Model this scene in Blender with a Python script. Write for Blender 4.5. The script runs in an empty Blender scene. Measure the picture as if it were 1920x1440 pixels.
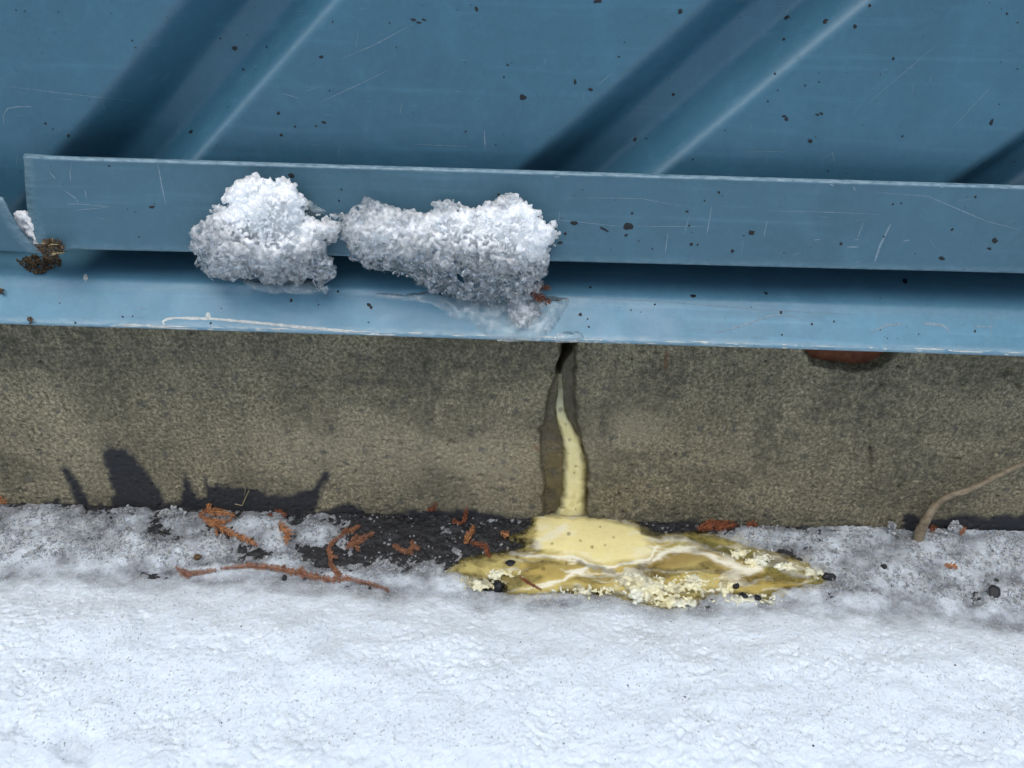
import bpy, bmesh, math, random
import numpy as np
from mathutils import Vector, Matrix
from mathutils.bvhtree import BVHTree

# ------------------------------------------------------------------ camera, sky, sun, exposure
SC = bpy.context.scene
COL = SC.collection
W0, H0, F = 1920.0, 1440.0, 1550.0          # photograph size and focal length in its pixels
PITCH, ROLL, DIST = math.radians(32), 0.0295, 0.35
_f = np.array([0, math.cos(PITCH), -math.sin(PITCH)])
_r = np.array([1.0, 0, 0]); _u = np.array([0, math.sin(PITCH), math.cos(PITCH)])
CR = _r * math.cos(ROLL) + _u * math.sin(ROLL)
CU = _u * math.cos(ROLL) - _r * math.sin(ROLL)
CAM = np.array([0.0, -0.2968, 0.2598])
cd = bpy.data.cameras.new('camera'); cam = bpy.data.objects.new('camera', cd); COL.objects.link(cam)
cd.sensor_width = 36; cd.lens = 36 * F / W0; cd.clip_start = 0.005; cd.clip_end = 500
cam.matrix_world = Matrix(((CR[0], CU[0], -_f[0], CAM[0]), (CR[1], CU[1], -_f[1], CAM[1]), (CR[2], CU[2], -_f[2], CAM[2]), (0, 0, 0, 1)))
SC.camera = cam

SUN_EL, SUN_AZ = 70.0, 192.0                 # degrees; azimuth: the light comes from the open side (-Y)
w = bpy.data.worlds.new('World'); SC.world = w; w.use_nodes = True
nt = w.node_tree
bg = nt.nodes['Background']; sky = nt.nodes.new('ShaderNodeTexSky'); sky.sky_type = 'NISHITA'
sky.sun_disc = False; sky.sun_elevation = math.radians(SUN_EL); sky.sun_rotation = math.radians(SUN_AZ)
sky.dust_density = 4.0; sky.air_density = 1.0; sky.ozone_density = 1.2
nt.links.new(sky.outputs[0], bg.inputs[0]); bg.inputs[1].default_value = 0.11
sl = bpy.data.lights.new('sun', 'SUN'); so = bpy.data.objects.new('sun', sl); COL.objects.link(so)
sl.energy = 1.25; sl.angle = math.radians(55); sl.color = (0.94, 0.975, 1.0)
az = math.radians(SUN_AZ); el = math.radians(SUN_EL)
sd = Vector((math.sin(az) * math.cos(el), math.cos(az) * math.cos(el), math.sin(el)))
so.rotation_euler = sd.to_track_quat('Z', 'Y').to_euler()
SC.view_settings.view_transform = 'Standard'; SC.view_settings.look = 'None'
SC.view_settings.exposure = 0.42; SC.view_settings.gamma = 1.0; SC.view_settings.use_curve_mapping = False
SC.render.engine = 'CYCLES'
SC.cycles.use_denoising = True
SC.cycles.max_bounces = 9; SC.cycles.transmission_bounces = 9; SC.cycles.diffuse_bounces = 3; SC.cycles.transparent_max_bounces = 6
SC.cycles.blur_glossy = 0.5; SC.cycles.sample_clamp_indirect = 6.0

# ------------------------------------------------------------------ pixel <-> place
def ray(px, py):
    px = np.asarray(px, float); py = np.asarray(py, float)
    return _f * F + np.multiply.outer(px - W0 / 2, CR) - np.multiply.outer(py - H0 / 2, CU)
def on_y(px, py, Y):
    d = ray(px, py); t = (np.asarray(Y) - CAM[1]) / d[..., 1]
    return CAM + d * t[..., None]
def on_z(px, py, Z):
    d = ray(px, py); t = (np.asarray(Z) - CAM[2]) / d[..., 2]
    return CAM + d * t[..., None]
def project(P):
    v = np.asarray(P) - CAM; z = v @ _f
    z = np.where(z < 0.02, 0.02, z)
    return W0 / 2 + F * (v @ CR) / z, H0 / 2 - F * (v @ CU) / z

# ------------------------------------------------------------------ numpy noise and masks
def _hash(i, j, k, s):
    h = (i.astype(np.uint32) * np.uint32(374761393) + j.astype(np.uint32) * np.uint32(668265263)
         + k.astype(np.uint32) * np.uint32(2147483647 & 1274126177) + np.uint32((s * 97531 + 12345) & 0xffffffff))
    h = (h ^ (h >> np.uint32(13))) * np.uint32(1274126177)
    h = h ^ (h >> np.uint32(16))
    return (h & np.uint32(0xffffff)).astype(np.float64) / 0xffffff
def vnoise(x, y, z=None, seed=0):
    x = np.asarray(x, float); y = np.asarray(y, float)
    xi = np.floor(x); yi = np.floor(y); fx = x - xi; fy = y - yi
    fx = fx * fx * (3 - 2 * fx); fy = fy * fy * (3 - 2 * fy)
    xi = xi.astype(np.int64) + 40000; yi = yi.astype(np.int64) + 40000
    if z is None:
        k = np.zeros_like(xi)
        a = _hash(xi, yi, k, seed); b = _hash(xi + 1, yi, k, seed); c = _hash(xi, yi + 1, k, seed); d = _hash(xi + 1, yi + 1, k, seed)
        return (a * (1 - fx) + b * fx) * (1 - fy) + (c * (1 - fx) + d * fx) * fy
    z = np.asarray(z, float); zi = np.floor(z); fz = z - zi; fz = fz * fz * (3 - 2 * fz); zi = zi.astype(np.int64) + 40000
    o = []
    for dz in (0, 1):
        a = _hash(xi, yi, zi + dz, seed); b = _hash(xi + 1, yi, zi + dz, seed); c = _hash(xi, yi + 1, zi + dz, seed); d = _hash(xi + 1, yi + 1, zi + dz, seed)
        o.append((a * (1 - fx) + b * fx) * (1 - fy) + (c * (1 - fx) + d * fx) * fy)
    return o[0] * (1 - fz) + o[1] * fz
def fbm(x, y, octs=4, seed=0, gain=0.5):
    t = 0; a = 1; n = 0
    for o in range(octs):
        t = t + a * vnoise(x * 2 ** o + 17.3 * o, y * 2 ** o - 9.1 * o, seed=seed + o); n += a; a *= gain
        x, y = 0.8 * x - 0.6 * y, 0.6 * x + 0.8 * y
    return t / n
def smooth(e0, e1, x):
    t = np.clip((x - e0) / (e1 - e0), 0, 1); return t * t * (3 - 2 * t)
def dist_line(px, py, pts):
    best = np.full(np.shape(px), 1e9)
    for (x0, y0), (x1, y1) in zip(pts[:-1], pts[1:]):
        dx, dy = x1 - x0, y1 - y0; L = dx * dx + dy * dy + 1e-9
        t = np.clip(((px - x0) * dx + (py - y0) * dy) / L, 0, 1)
        best = np.minimum(best, np.hypot(px - x0 - t * dx, py - y0 - t * dy))
    return best
def sdf(px, py, poly):                       # negative inside
    ins = np.zeros(np.shape(px), bool)
    n = len(poly)
    for i in range(n):
        x0, y0 = poly[i]; x1, y1 = poly[(i + 1) % n]
        c = (y0 > py) != (y1 > py)
        with np.errstate(divide='ignore', invalid='ignore'):
            xx = (x1 - x0) * (py - y0) / (y1 - y0 + 1e-12) + x0
        ins ^= c & (px < xx)
    d = dist_line(px, py, list(poly) + [poly[0]])
    return np.where(ins, -d, d)
def blob(px, py, x, y, rx, ry, rot=0.0):
    c, s = math.cos(rot), math.sin(rot); dx, dy = px - x, py - y
    return np.exp(-(((dx * c + dy * s) / rx) ** 2 + ((-dx * s + dy * c) / ry) ** 2))

# ------------------------------------------------------------------ mesh helpers
def mesh_fast(name, V, Fc):
    V = np.ascontiguousarray(V, dtype=np.float32); Fc = np.ascontiguousarray(Fc, dtype=np.int32)
    n, k = Fc.shape
    me = bpy.data.meshes.new(name)
    me.vertices.add(len(V)); me.vertices.foreach_set('co', V.ravel())
    me.loops.add(n * k); me.loops.foreach_set('vertex_index', Fc.ravel())
    me.polygons.add(n); me.polygons.foreach_set('loop_start', np.arange(0, n * k, k, dtype=np.int32))
    me.polygons.foreach_set('loop_total', np.full(n, k, dtype=np.int32))
    me.update(calc_edges=True); me.validate()
    return me
def attr(me, name, val):
    val = np.asarray(val, dtype=np.float32)
    if val.ndim == 1:
        a = me.attributes.new(name, 'FLOAT', 'POINT'); a.data.foreach_set('value', val)
    else:
        a = me.attributes.new(name, 'FLOAT_COLOR', 'POINT')
        if val.shape[1] == 3: val = np.hstack([val, np.ones((len(val), 1), np.float32)])
        a.data.foreach_set('color', np.ascontiguousarray(val).ravel())
def shade(me, on=True):
    me.polygons.foreach_set('use_smooth', np.full(len(me.polygons), on))
def obj(name, me, m, parent=None, label=None, cat=None, group=None, kind=None, sm=True):
    if sm: shade(me)
    if m is not None: me.materials.append(m)
    o = bpy.data.objects.new(name, me); COL.objects.link(o)
    if parent is not None: o.parent = parent
    tag(o, label, cat, group, kind); return o
def tag(o, label=None, cat=None, group=None, kind=None):
    if label: o['label'] = label
    if cat: o['category'] = cat
    if group: o['group'] = group
    if kind: o['kind'] = kind
def empty(name, loc, label, cat, group=None):
    o = bpy.data.objects.new(name, None); COL.objects.link(o); o.location = loc; o.empty_display_size = 0.01
    tag(o, label, cat, group); return o
def part_to(o, e):                            # keep world coordinates while parenting to an empty
    o.parent = e; o.matrix_parent_inverse = Matrix.Translation(-Vector(e.location))
def grid_faces(nr, nc):
    i = np.arange(nr - 1)[:, None] * nc + np.arange(nc - 1)[None, :]
    i = i.ravel(); return np.stack([i, i + 1, i + nc + 1, i + nc], 1)
def axis(dense0, dense1, step, far0, far1, grow=1.35):
    a = list(np.arange(dense0, dense1 + 1e-9, step))
    s = step; x = dense1
    while x < far1: s *= grow; x = min(x + s, far1); a.append(x)
    s = step; x = dense0; b = []
    while x > far0: s *= grow; x = max(x - s, far0); b.append(x)
    return np.array(b[::-1] + a)
def bvh(me):
    return BVHTree.FromPolygons([v.co.copy() for v in me.vertices], [tuple(p.vertices) for p in me.polygons])
_ico = {}
def ico(sub):
    if sub not in _ico:
        b = bmesh.new(); bmesh.ops.create_icosphere(b, subdivisions=sub, radius=1)
        b.verts.ensure_lookup_table()
        _ico[sub] = (np.array([v.co[:] for v in b.verts]), np.array([[v.index for v in f.verts] for f in b.faces])); b.free()
    return _ico[sub]
def fuse(V, Fc, voxel):
    """grains grown together into one body"""
    t = bpy.data.objects.new('tmp', mesh_fast('tmp', V, Fc)); COL.objects.link(t)
    md = t.modifiers.new('r', 'REMESH'); md.mode = 'VOXEL'; md.voxel_size = voxel
    ms = t.modifiers.new('s', 'SMOOTH'); ms.factor = 0.5; ms.iterations = 2
    me = bpy.data.meshes.new_from_object(t.evaluated_get(bpy.context.evaluated_depsgraph_get()))
    old = t.data; bpy.data.objects.remove(t); bpy.data.meshes.remove(old); return me
def rand_rot(rng, n):
    q = rng.normal(size=(n, 4)); q /= np.linalg.norm(q, axis=1)[:, None]
    a, b, c, d = q.T
    return np.stack([np.stack([1 - 2 * (c * c + d * d), 2 * (b * c - a * d), 2 * (b * d + a * c)], 1),
                     np.stack([2 * (b * c + a * d), 1 - 2 * (b * b + d * d), 2 * (c * d - a * b)], 1),
                     np.stack([2 * (b * d - a * c), 2 * (c * d + a * b), 1 - 2 * (b * b + c * c)], 1)], 1)
def grains(rng, C, R, sub=1, rough=0.28, aniso=0.35):
    """many irregular grains: returns V, F, index of the grain of each vertex"""
    bv, bf = ico(sub); n = len(C); k = len(bv)
    var = []
    for i in range(12):
        g = np.random.default_rng(100 + i); d = np.ones(k)
        for _ in range(7):
            a = g.normal(size=3); a /= np.linalg.norm(a); t = bv @ a
            d = np.minimum(d, np.where(t > 0.05, g.uniform(0.55, 0.95) / np.maximum(t, 0.05), 9))   # facets
        d = np.clip(d, 0.5, 1.0) * (1 + rough * 0.4 * g.normal(size=k))
        var.append(bv * d[:, None])
    var = np.array(var)
    vi = rng.integers(0, 12, n)
    S = np.clip(1 + aniso * rng.normal(size=(n, 3)), 0.45, 1.8) * np.asarray(R)[:, None]
    V = var[vi] * S[:, None, :]
    V = np.einsum('nij,nkj->nki', rand_rot(rng, n), V) + np.asarray(C)[:, None, :]
    Fc = bf[None] + (np.arange(n) * k)[:, None, None]
    return V.reshape(-1, 3), Fc.reshape(-1, 3), np.repeat(np.arange(n), k)

# ------------------------------------------------------------------ material helpers
class Mat:
    def __init__(s, name):
        s.m = bpy.data.materials.new(name); s.m.use_nodes = True; s.t = s.m.node_tree
        s.p = s.t.nodes['Principled BSDF']; s.out = s.t.nodes['Material Output']
        s.co = s.t.nodes.new('ShaderNodeTexCoord').outputs['Object']
    def n(s, typ, **kw):
        nd = s.t.nodes.new(typ)
        for k, v in kw.items(): setattr(nd, k, v)
        return nd
    def l(s, a, b): s.t.links.new(a, b)
    def noise(s, scale, detail=4, rough=0.55, stretch=None, dist=0.0):
        nd = s.n('ShaderNodeTexNoise'); nd.inputs['Scale'].default_value = scale; nd.inputs['Detail'].default_value = detail
        nd.inputs['Roughness'].default_value = rough; nd.inputs['Distortion'].default_value = dist
        if stretch:
            mp = s.n('ShaderNodeMapping'); mp.inputs['Scale'].default_value = stretch; s.l(s.co, mp.inputs[0]); s.l(mp.outputs[0], nd.inputs['Vector'])
        else: s.l(s.co, nd.inputs['Vector'])
        return nd.outputs['Fac']
    def vor(s, scale, feature='F1', out='Distance', rnd=1.0):
        nd = s.n('ShaderNodeTexVoronoi', feature=feature); nd.inputs['Scale'].default_value = scale; nd.inputs['Randomness'].default_value = rnd
        s.l(s.co, nd.inputs['Vector']); return nd.outputs[out]
    def ramp(s, fac, stops):
        nd = s.n('ShaderNodeValToRGB'); cr = nd.color_ramp
        while len(cr.elements) < len(stops): cr.elements.new(0.5)
        for e, (p, c) in zip(cr.elements, stops):
            e.position = p; e.color = (c, c, c, 1) if np.isscalar(c) else (*c, 1)
        s.l(fac, nd.inputs[0]); return nd.outputs[0]
    def mix(s, fac, a, b, mode='MIX'):
        nd = s.n('ShaderNodeMix', data_type='RGBA', blend_type=mode, clamp_factor=True)
        for sock, v in ((nd.inputs[0], fac), (nd.inputs[6], a), (nd.inputs[7], b)):
            if hasattr(v, 'links'): s.l(v, sock)
            elif np.isscalar(v): sock.default_value = v
            else: sock.default_value = (*v, 1)
        return nd.outputs[2]
    def math(s, op, a, b=0.0, clamp=False):
        nd = s.n('ShaderNodeMath', operation=op, use_clamp=clamp)
        for sock, v in ((nd.inputs[0], a), (nd.inputs[1], b)):
            if hasattr(v, 'links'): s.l(v, sock)
            else: sock.default_value = v
        return nd.outputs[0]
    def at(s, name):
        nd = s.n('ShaderNodeAttribute', attribute_name=name); return nd
    def bump(s, h, dist, strength=1.0, normal=None):
        nd = s.n('ShaderNodeBump'); nd.inputs['Distance'].default_value = dist; nd.inputs['Strength'].default_value = strength
        s.l(h, nd.inputs['Height'])
        if normal is not None: s.l(normal, nd.inputs['Normal'])
        return nd.outputs[0]
    def set(s, name, v):
        k = s.p.inputs[name]
        if hasattr(v, 'links'): s.l(v, k)
        elif np.isscalar(v): k.default_value = v
        else: k.default_value = (*v, 1) if len(v) == 3 and k.type == 'RGBA' else v
        return s

def metal_paint(name, base, dust=0.25, rough=0.42, wlow=0.15):
    m = Mat(name)
    b = np.array(base)
    c = m.ramp(m.noise(14, 3), [(0.3, tuple(b * 0.90)), (0.7, tuple(b * 1.10))])
    fine = m.noise(420, 5, 0.7)
    c = m.mix(m.ramp(fine, [(0.45, 0.0), (0.75, 0.22)]), c, tuple(np.clip(b * 1.5 + 0.01, 0, 1)))
    cloud = m.ramp(m.noise(55, 6, 0.65, dist=0.6), [(0.50, 0.0), (0.72, dust)])
    c = m.mix(cloud, c, tuple(b * 1.6 + 0.012))
    streak = m.ramp(m.noise(60, 4, 0.6, stretch=(1.0, 1.0, 0.07)), [(0.52, 0.0), (0.75, dust * 0.7)])
    c = m.mix(streak, c, tuple(b * 0.72))
    hair = m.ramp(m.noise(260, 2, 0.5, stretch=(0.05, 1.0, 1.0)), [(0.60, 0.0), (0.72, dust * 0.7)])
    c = m.mix(hair, c, tuple(np.clip(b * 1.7 + 0.02, 0, 1)))
    dots = m.ramp(m.vor(330, rnd=1.0), [(0.03, 1.0), (0.085, 0.0)])
    dots = m.math('MULTIPLY', dots, m.ramp(m.noise(90, 2), [(0.52, 0.0), (0.60, 0.7)]))
    c = m.mix(dots, c, (0.02, 0.03, 0.035))
    wear_highlight = m.at('wear_highlight').outputs['Fac']
    wn = m.math('MULTIPLY', wear_highlight, m.ramp(m.noise(700, 4, 0.7, stretch=(0.35, 1, 1)), [(0.36, wlow), (0.62, 1.0)]), True)
    c = m.mix(wn, c, (0.21, 0.31, 0.36))  # pale edge tone: worn paint and painted-in highlights
    m.set('Base Color', c)
    m.set('Roughness', m.ramp(m.noise(90, 5, 0.6), [(0.3, rough - 0.08), (0.7, rough + 0.12)]))
    m.set('Specular IOR Level', 0.4)
    m.set('Normal', m.bump(m.noise(35, 3), 0.0012, 0.35, m.bump(m.noise(900, 3), 0.00012, 0.35)))
    return m.m
BLUE = (0.036, 0.116, 0.172)
M_WALL = metal_paint('blue_painted_cladding', BLUE, 0.22, 0.42, 0.75)
M_BAND = metal_paint('blue_painted_strip', (0.043, 0.110, 0.153), 0.28, 0.46)
M_LEDGE_LIT = metal_paint('skylit_blue_flashing', (0.082, 0.204, 0.285), 0.26, 0.36)  # same paint as the wall, brightened in the colour for sky light

def simple(name, col, rough=0.6, var=0.25, scale=400, bump=0.0002, spec=0.4, sss=0.0):
    m = Mat(name); b = np.array(col)
    c = m.ramp(m.noise(scale, 5, 0.65), [(0.3, tuple(b * (1 - var))), (0.7, tuple(np.clip(b * (1 + var), 0, 1)))])
    m.set('Base Color', c); m.set('Roughness', rough); m.set('Specular IOR Level', spec)
    if bump: m.set('Normal', m.bump(m.noise(scale * 2, 4, 0.7), bump, 0.8))
    if sss: m.set('Subsurface Weight', sss); m.set('Subsurface Scale', 0.002)
    return m.m
M_SPECK = simple('dark_dirt_speck', (0.006, 0.009, 0.012), 0.55, 0.4, 900, 0.0001)
M_SCR = simple('pale_scratch', (0.15, 0.225, 0.275), 0.6, 0.3, 900, 0)
M_SEAL = simple('pale_sealant', (0.42, 0.45, 0.43), 0.6, 0.3, 600, 0.0001)
M_STONE = simple('black_stone', (0.010, 0.011, 0.013), 0.38, 0.5, 700, 0.0004)
M_DEBRIS = simple('brown_debris', (0.10, 0.062, 0.03), 0.75, 0.7, 500, 0.0003)
M_STRAW = simple('dry_straw', (0.26, 0.22, 0.12), 0.6, 0.3, 500, 0)
M_MUD = simple('dark_mud', (0.045, 0.034, 0.02), 0.7, 0.6, 600, 0.0003)
M_BRICK = simple('rust_red_brick', (0.15, 0.050, 0.021), 0.8, 0.5, 160, 0.0005)

def ice_material(name, tint=(0.92, 0.95, 0.965)):
    m = Mat(name)
    wh = m.at('white').outputs['Fac']
    fac = m.math('ADD', wh, m.math('MULTIPLY', m.math('SUBTRACT', m.noise(500, 4, 0.65), 0.5), 0.6), True)
    m.set('Base Color', (0.90, 0.957, 0.985)); m.set('Roughness', 0.4); m.set('IOR', 1.31)
    m.set('Subsurface Weight', 0.8); m.set('Subsurface Scale', 0.005); m.set('Subsurface Radius', (1.0, 1.05, 1.15))
    g = m.n('ShaderNodeBsdfPrincipled')
    g.inputs['Base Color'].default_value = (*tint, 1); g.inputs['Roughness'].default_value = 0.07
    g.inputs['IOR'].default_value = 1.31; g.inputs['Transmission Weight'].default_value = 1.0
    bn = m.bump(m.noise(900, 3), 0.0003, 0.5); m.l(bn, g.inputs['Normal'])
    mx = m.n('ShaderNodeMixShader'); m.l(fac, mx.inputs[0]); m.l(g.outputs[0], mx.inputs[1]); m.l(m.p.outputs[0], mx.inputs[2])
    m.l(mx.outputs[0], m.out.inputs[0])
    return m.m
M_ICE = ice_material('granular_ice')
def film_material():
    m = Mat('clear_melt_ice')
    m.set('Base Color', (0.80, 0.87, 0.88)); m.set('Roughness', 0.05); m.set('IOR', 1.31); m.set('Transmission Weight', 1.0)
    m.set('Normal', m.bump(m.noise(260, 4, 0.6), 0.0016, 0.7))
    d = m.n('ShaderNodeBsdfPrincipled'); d.inputs['Base Color'].default_value = (0.52, 0.60, 0.62, 1); d.inputs['Roughness'].default_value = 0.15
    mx = m.n('ShaderNodeMixShader'); m.l(m.ramp(m.noise(170, 5, 0.7), [(0.42, 0.10), (0.68, 0.55)]), mx.inputs[0])
    m.l(m.p.outputs[0], mx.inputs[1]); m.l(d.outputs[0], mx.inputs[2]); m.l(mx.outputs[0], m.out.inputs[0])
    return m.m
M_FILM = film_material()

POOLSINK = 0.0012
POOL = [(1003, 966), (1045, 964), (1080, 970), (1110, 966), (1150, 972), (1190, 982), (1225, 1000), (1240, 1004), (1290, 1000), (1340, 1003), (1385, 1018), (1430, 1034),
        (1480, 1045), (1520, 1064), (1546, 1085), (1530, 1098), (1480, 1106), (1440, 1120), (1400, 1117), (1330, 1112), (1300, 1128), (1255, 1138), (1200, 1128), (1150, 1112),
        (1100, 1108), (1060, 1110), (1010, 1120), (965, 1116), (955, 1108), (940, 1088), (900, 1084), (862, 1078), (842, 1070), (868, 1052), (905, 1043), (950, 1036), (985, 1030),
        (990, 1016), (962, 1006), (985, 998), (1000, 985)]
# ------------------------------------------------------------------ ground: black grit at the foot of the wall
gx = axis(-0.225, 0.225, 0.0007, -40, 40, 1.08); gy = axis(-0.08, 0.012, 0.0007, -60, 0.05, 1.15)
GX, GY = np.meshgrid(gx, gy)
X, Y = GX.ravel(), GY.ravel()
near = smooth(0.6, 0.3, np.abs(X)) * smooth(-0.6, -0.3, Y)
def ground_height(X, Y):
    return near_amp(X, Y) * (0.0022 * (fbm(X / 0.006, Y / 0.006, 3, 5) - 0.5) + 0.0016 * (fbm(X / 0.0018, Y / 0.0018, 2, 9) - 0.5))
def near_amp(X, Y): return smooth(0.6, 0.3, np.abs(X)) * smooth(-0.6, -0.3, Y)
gz = ground_height(X, Y)
_px, _py = project(np.stack([X, Y, np.zeros_like(X)], 1))
gz = gz - POOLSINK * smooth(4, -4, sdf(_px, _py, POOL)) * (Y > -0.1)
me = mesh_fast('ground', np.stack([X, Y, gz], 1), grid_faces(len(gy), len(gx)))
m = Mat('black_wet_grit')
m.set('Base Color', m.ramp(m.noise(500, 5, 0.7), [(0.35, (0.006, 0.007, 0.009)), (0.7, (0.03, 0.031, 0.034))]))
m.set('Roughness', m.ramp(m.noise(900, 2), [(0.4, 0.25), (0.6, 0.7)]))
m.set('Normal', m.bump(m.noise(900, 4, 0.7), 0.0008, 0.9))
obj('ground', me, m.m, kind='structure')

# ------------------------------------------------------------------ snow sheet
# how much snow lies at a photograph pixel of the ground: traced from the drift's edge
EDGE = [(-400, 1075), (0, 1082), (150, 1075), (300, 1092), (450, 1088), (600, 1100), (720, 1114), (830, 1112), (930, 1125), (1010, 1128), (1130, 1128), (1250, 1146),
        (1400, 1138), (1500, 1128), (1620, 1146), (1740, 1150), (1830, 1160), (1920, 1178), (2400, 1190)]
ex = np.array([e[0] for e in EDGE]); ey = np.array([e[1] for e in EDGE])
WALLLINE = (lambda px: 953 + 0.0215 * px)
def slush(px, py):
    """coverage of thin wet slush between the drift and the wall, 0..1"""
    c = np.zeros_like(px)
    def b(*a, s=1.0):
        nonlocal c; c = np.maximum(c, s * blob(px, py, *a))
    for a in ((60, 1040, 170, 60), (190, 1050, 120, 45), (250, 1020, 70, 45), (330, 1045, 90, 45), (400, 1030, 45, 40), (70, 985, 90, 40), (420, 1075, 120, 25),
              (520, 1015, 40, 45), (535, 1060, 60, 30), (590, 1000, 50, 30), (480, 985, 90, 22), (640, 1085, 60, 18), (750, 1095, 60, 22), (840, 1098, 60, 26),
              (1600, 1005, 70, 40), (1480, 1015, 80, 22), (1420, 1010, 70, 22), (1560, 1040, 80, 45), (1650, 1010, 40, 35), (1680, 1090, 110, 50), (1760, 1010, 60, 40),
              (1800, 1060, 110, 60), (1880, 1040, 90, 60), (1900, 1000, 60, 25), (1730, 1050, 90, 60), (1620, 1130, 90, 30), (1780, 1130, 60, 35), (1500, 1120, 70, 25),
              (1390, 1130, 70, 20), (1850, 1145, 60, 22), (1830, 1000, 60, 18), (1900, 1125, 90, 40), (1590, 1075, 50, 40)):
        b(*a)
    b(250, 985, 60, 30, s=0.9); b(340, 985, 80, 25, s=0.7); b(160, 990, 60, 30, s=0.8); b(700, 1065, 90, 20, s=0.62); b(800, 1075, 60, 18, s=0.66)
    b(1340, 1010, 60, 12, s=0.55); b(1050, 1122, 120, 12, s=0.8); b(1700, 1000, 40, 20, s=0.6)
    b(-120, 1020, 200, 70); b(2050, 1060, 200, 90)
    c = np.maximum(c, 0.9 * np.maximum(smooth(1940, 2080, px), smooth(-20, -160, px)))
    for a in ((290, 1000, 26, 14), (330, 1000, 26, 16), (130, 1052, 20, 12), (560, 985, 30, 14), (600, 1035, 40, 14), (500, 1040, 24, 10), (380, 1060, 12, 8), (1590, 1075, 22, 26),
              (1500, 1040, 26, 16), (1740, 1070, 26, 20), (1790, 1040, 18, 10), (1820, 1135, 26, 14), (1480, 1130, 26, 12),
              (1410, 1120, 30, 10), (640, 1050, 70, 16), (1700, 985, 18, 14), (420, 990, 34, 20)):
        c = c - 0.42 * blob(px, py, *a)
    return np.clip(c, 0, 1)
def snow_fields(X, Y):
    P = np.stack([X, Y, np.zeros_like(X)], 1)
    px, py = project(P)
    na = near_amp(X, Y)
    wob = 26 * (fbm(X / 0.012, Y / 0.012, 4, 31) - 0.5)
    d = py - (np.interp(px, ex, ey) - 12) + wob               # >0 inside the drift (ground pixels)
    behind = (Y < -0.2)
    d = np.where(behind, 400.0, d)
    t = smooth(-10, 170, d)
    drift = 0.0125 * t ** 0.8 + 0.004 * smooth(60, 330, d)
    drift = np.where(d > -10, drift, 0)
    s = slush(px, py)
    sn = s * 1.15 - 0.95 * (1 - fbm(X / 0.0055, Y / 0.0055, 4, 77, 0.62)) + 0.10
    th = 0.0034 * np.clip(sn, -1, 0.5) + 0.0003
    lump = fbm(X / 0.02, Y / 0.02, 3, 3) - 0.5
    gr = fbm(X / 0.0019, Y / 0.0019, 3, 13, 0.75) - 0.5
    h = np.maximum(drift, 0) + np.where(drift > 0.001, 0.0055 * lump * smooth(0, 200, d), 0) + 0.00045 * gr * (0.6 + 0.4 * t)
    h = np.where(drift > 0.0003, np.maximum(h, th), th + 0.0014 * gr)
    h = h - 0.0009 * smooth(0.60, 0.82, vnoise(0.8 * X / 0.0015 - 0.6 * Y / 0.0015, 0.6 * X / 0.0015 + 0.8 * Y / 0.0015, seed=201)) * smooth(0.42, 0.62, fbm(X / 0.018, Y / 0.018, 3, 203)) * t
    far = smooth(0.4, 3.0, -Y) * 0.05 * (fbm(X / 0.9, Y / 0.9, 3, 8))
    h = h + na * 0.0006 * (vnoise(X / 0.00057 + 0.3, Y / 0.00057 + 0.7, seed=251) - 0.5) * (0.6 + 0.8 * fbm(X / 0.01, Y / 0.01, 2, 253))
    h = h * np.maximum(na, 0.25) + far
    # melted hollow low in the picture
    hol = smooth(0.3, 0.85, 1.1 * blob(px, py, 165, 1452, 46, 40, 0.5) + 0.45 * blob(px, py, 60, 1425, 60, 24) + 0.7 * (fbm(X / 0.008, Y / 0.008, 4, 207) - 0.5))
    h = h - 0.0015 * hol
    inpool = sdf(px, py, POOL)
    h = np.where((inpool < -3) & (d < 25), np.minimum(h, -0.003), h)
    white = np.clip(smooth(-5, 95, d) * 1.1 + 0.38 * smooth(0.5, 1.0, s) + 0.27 + 0.55 * (fbm(X / 0.006, Y / 0.006, 3, 41) - 0.5), 0, 1) - 0.18 * hol
    white = np.where(Y > -0.0005, 0.3, white)
    return h, np.clip(white, 0, 1), s, d, inpool
sx = axis(-0.225, 0.225, 0.00055, -40, 40, 1.07); sy = axis(-0.155, -0.0005, 0.00055, -60, -0.0005, 1.12)
SX, SY = np.meshgrid(sx, sy); X, Y = SX.ravel(), SY.ravel()
sh, swh, _, sdd, sinp = snow_fields(X, Y)
SNOWME = mesh_fast('snow', np.stack([X, Y, sh], 1), grid_faces(len(sy), len(sx)))
attr(SNOWME, 'white', swh); attr(SNOWME, 'stain', 0.75 * smooth(26, -6, sinp) * (sdd < 60))
m = Mat('snow_and_slush')
wh = m.at('white').outputs['Fac']
fac = m.math('ADD', wh, m.math('MULTIPLY', m.math('SUBTRACT', m.noise(420, 5, 0.7), 0.5), 0.7), True)
sp = m.ramp(m.noise(560, 3, 0.75), [(0.62, 0.0), (0.74, 0.55)])
sp = m.math('MULTIPLY', sp, m.ramp(m.noise(45, 3), [(0.40, 0.15), (0.58, 1.0)]))
m.set('Base Color', m.mix(m.math('MULTIPLY', m.at('stain').outputs['Fac'], m.ramp(m.noise(220, 4, 0.7), [(0.35, 0.0), (0.6, 1.0)]), True), m.mix(sp, (0.755, 0.838, 0.912), (0.40, 0.455, 0.55)), (0.84, 0.77, 0.42)))
m.set('Roughness', 0.5); m.set('IOR', 1.31); m.set('Subsurface Weight', 0.55); m.set('Subsurface Scale', 0.004); m.set('Subsurface Radius', (1.0, 1.05, 1.2))
m.set('Normal', m.bump(m.noise(1100, 4, 0.75), 0.0005, 0.8))
g = m.n('ShaderNodeBsdfPrincipled'); g.inputs['Base Color'].default_value = (0.90, 0.90, 0.95, 1); g.inputs['Roughness'].default_value = 0.18
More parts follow.
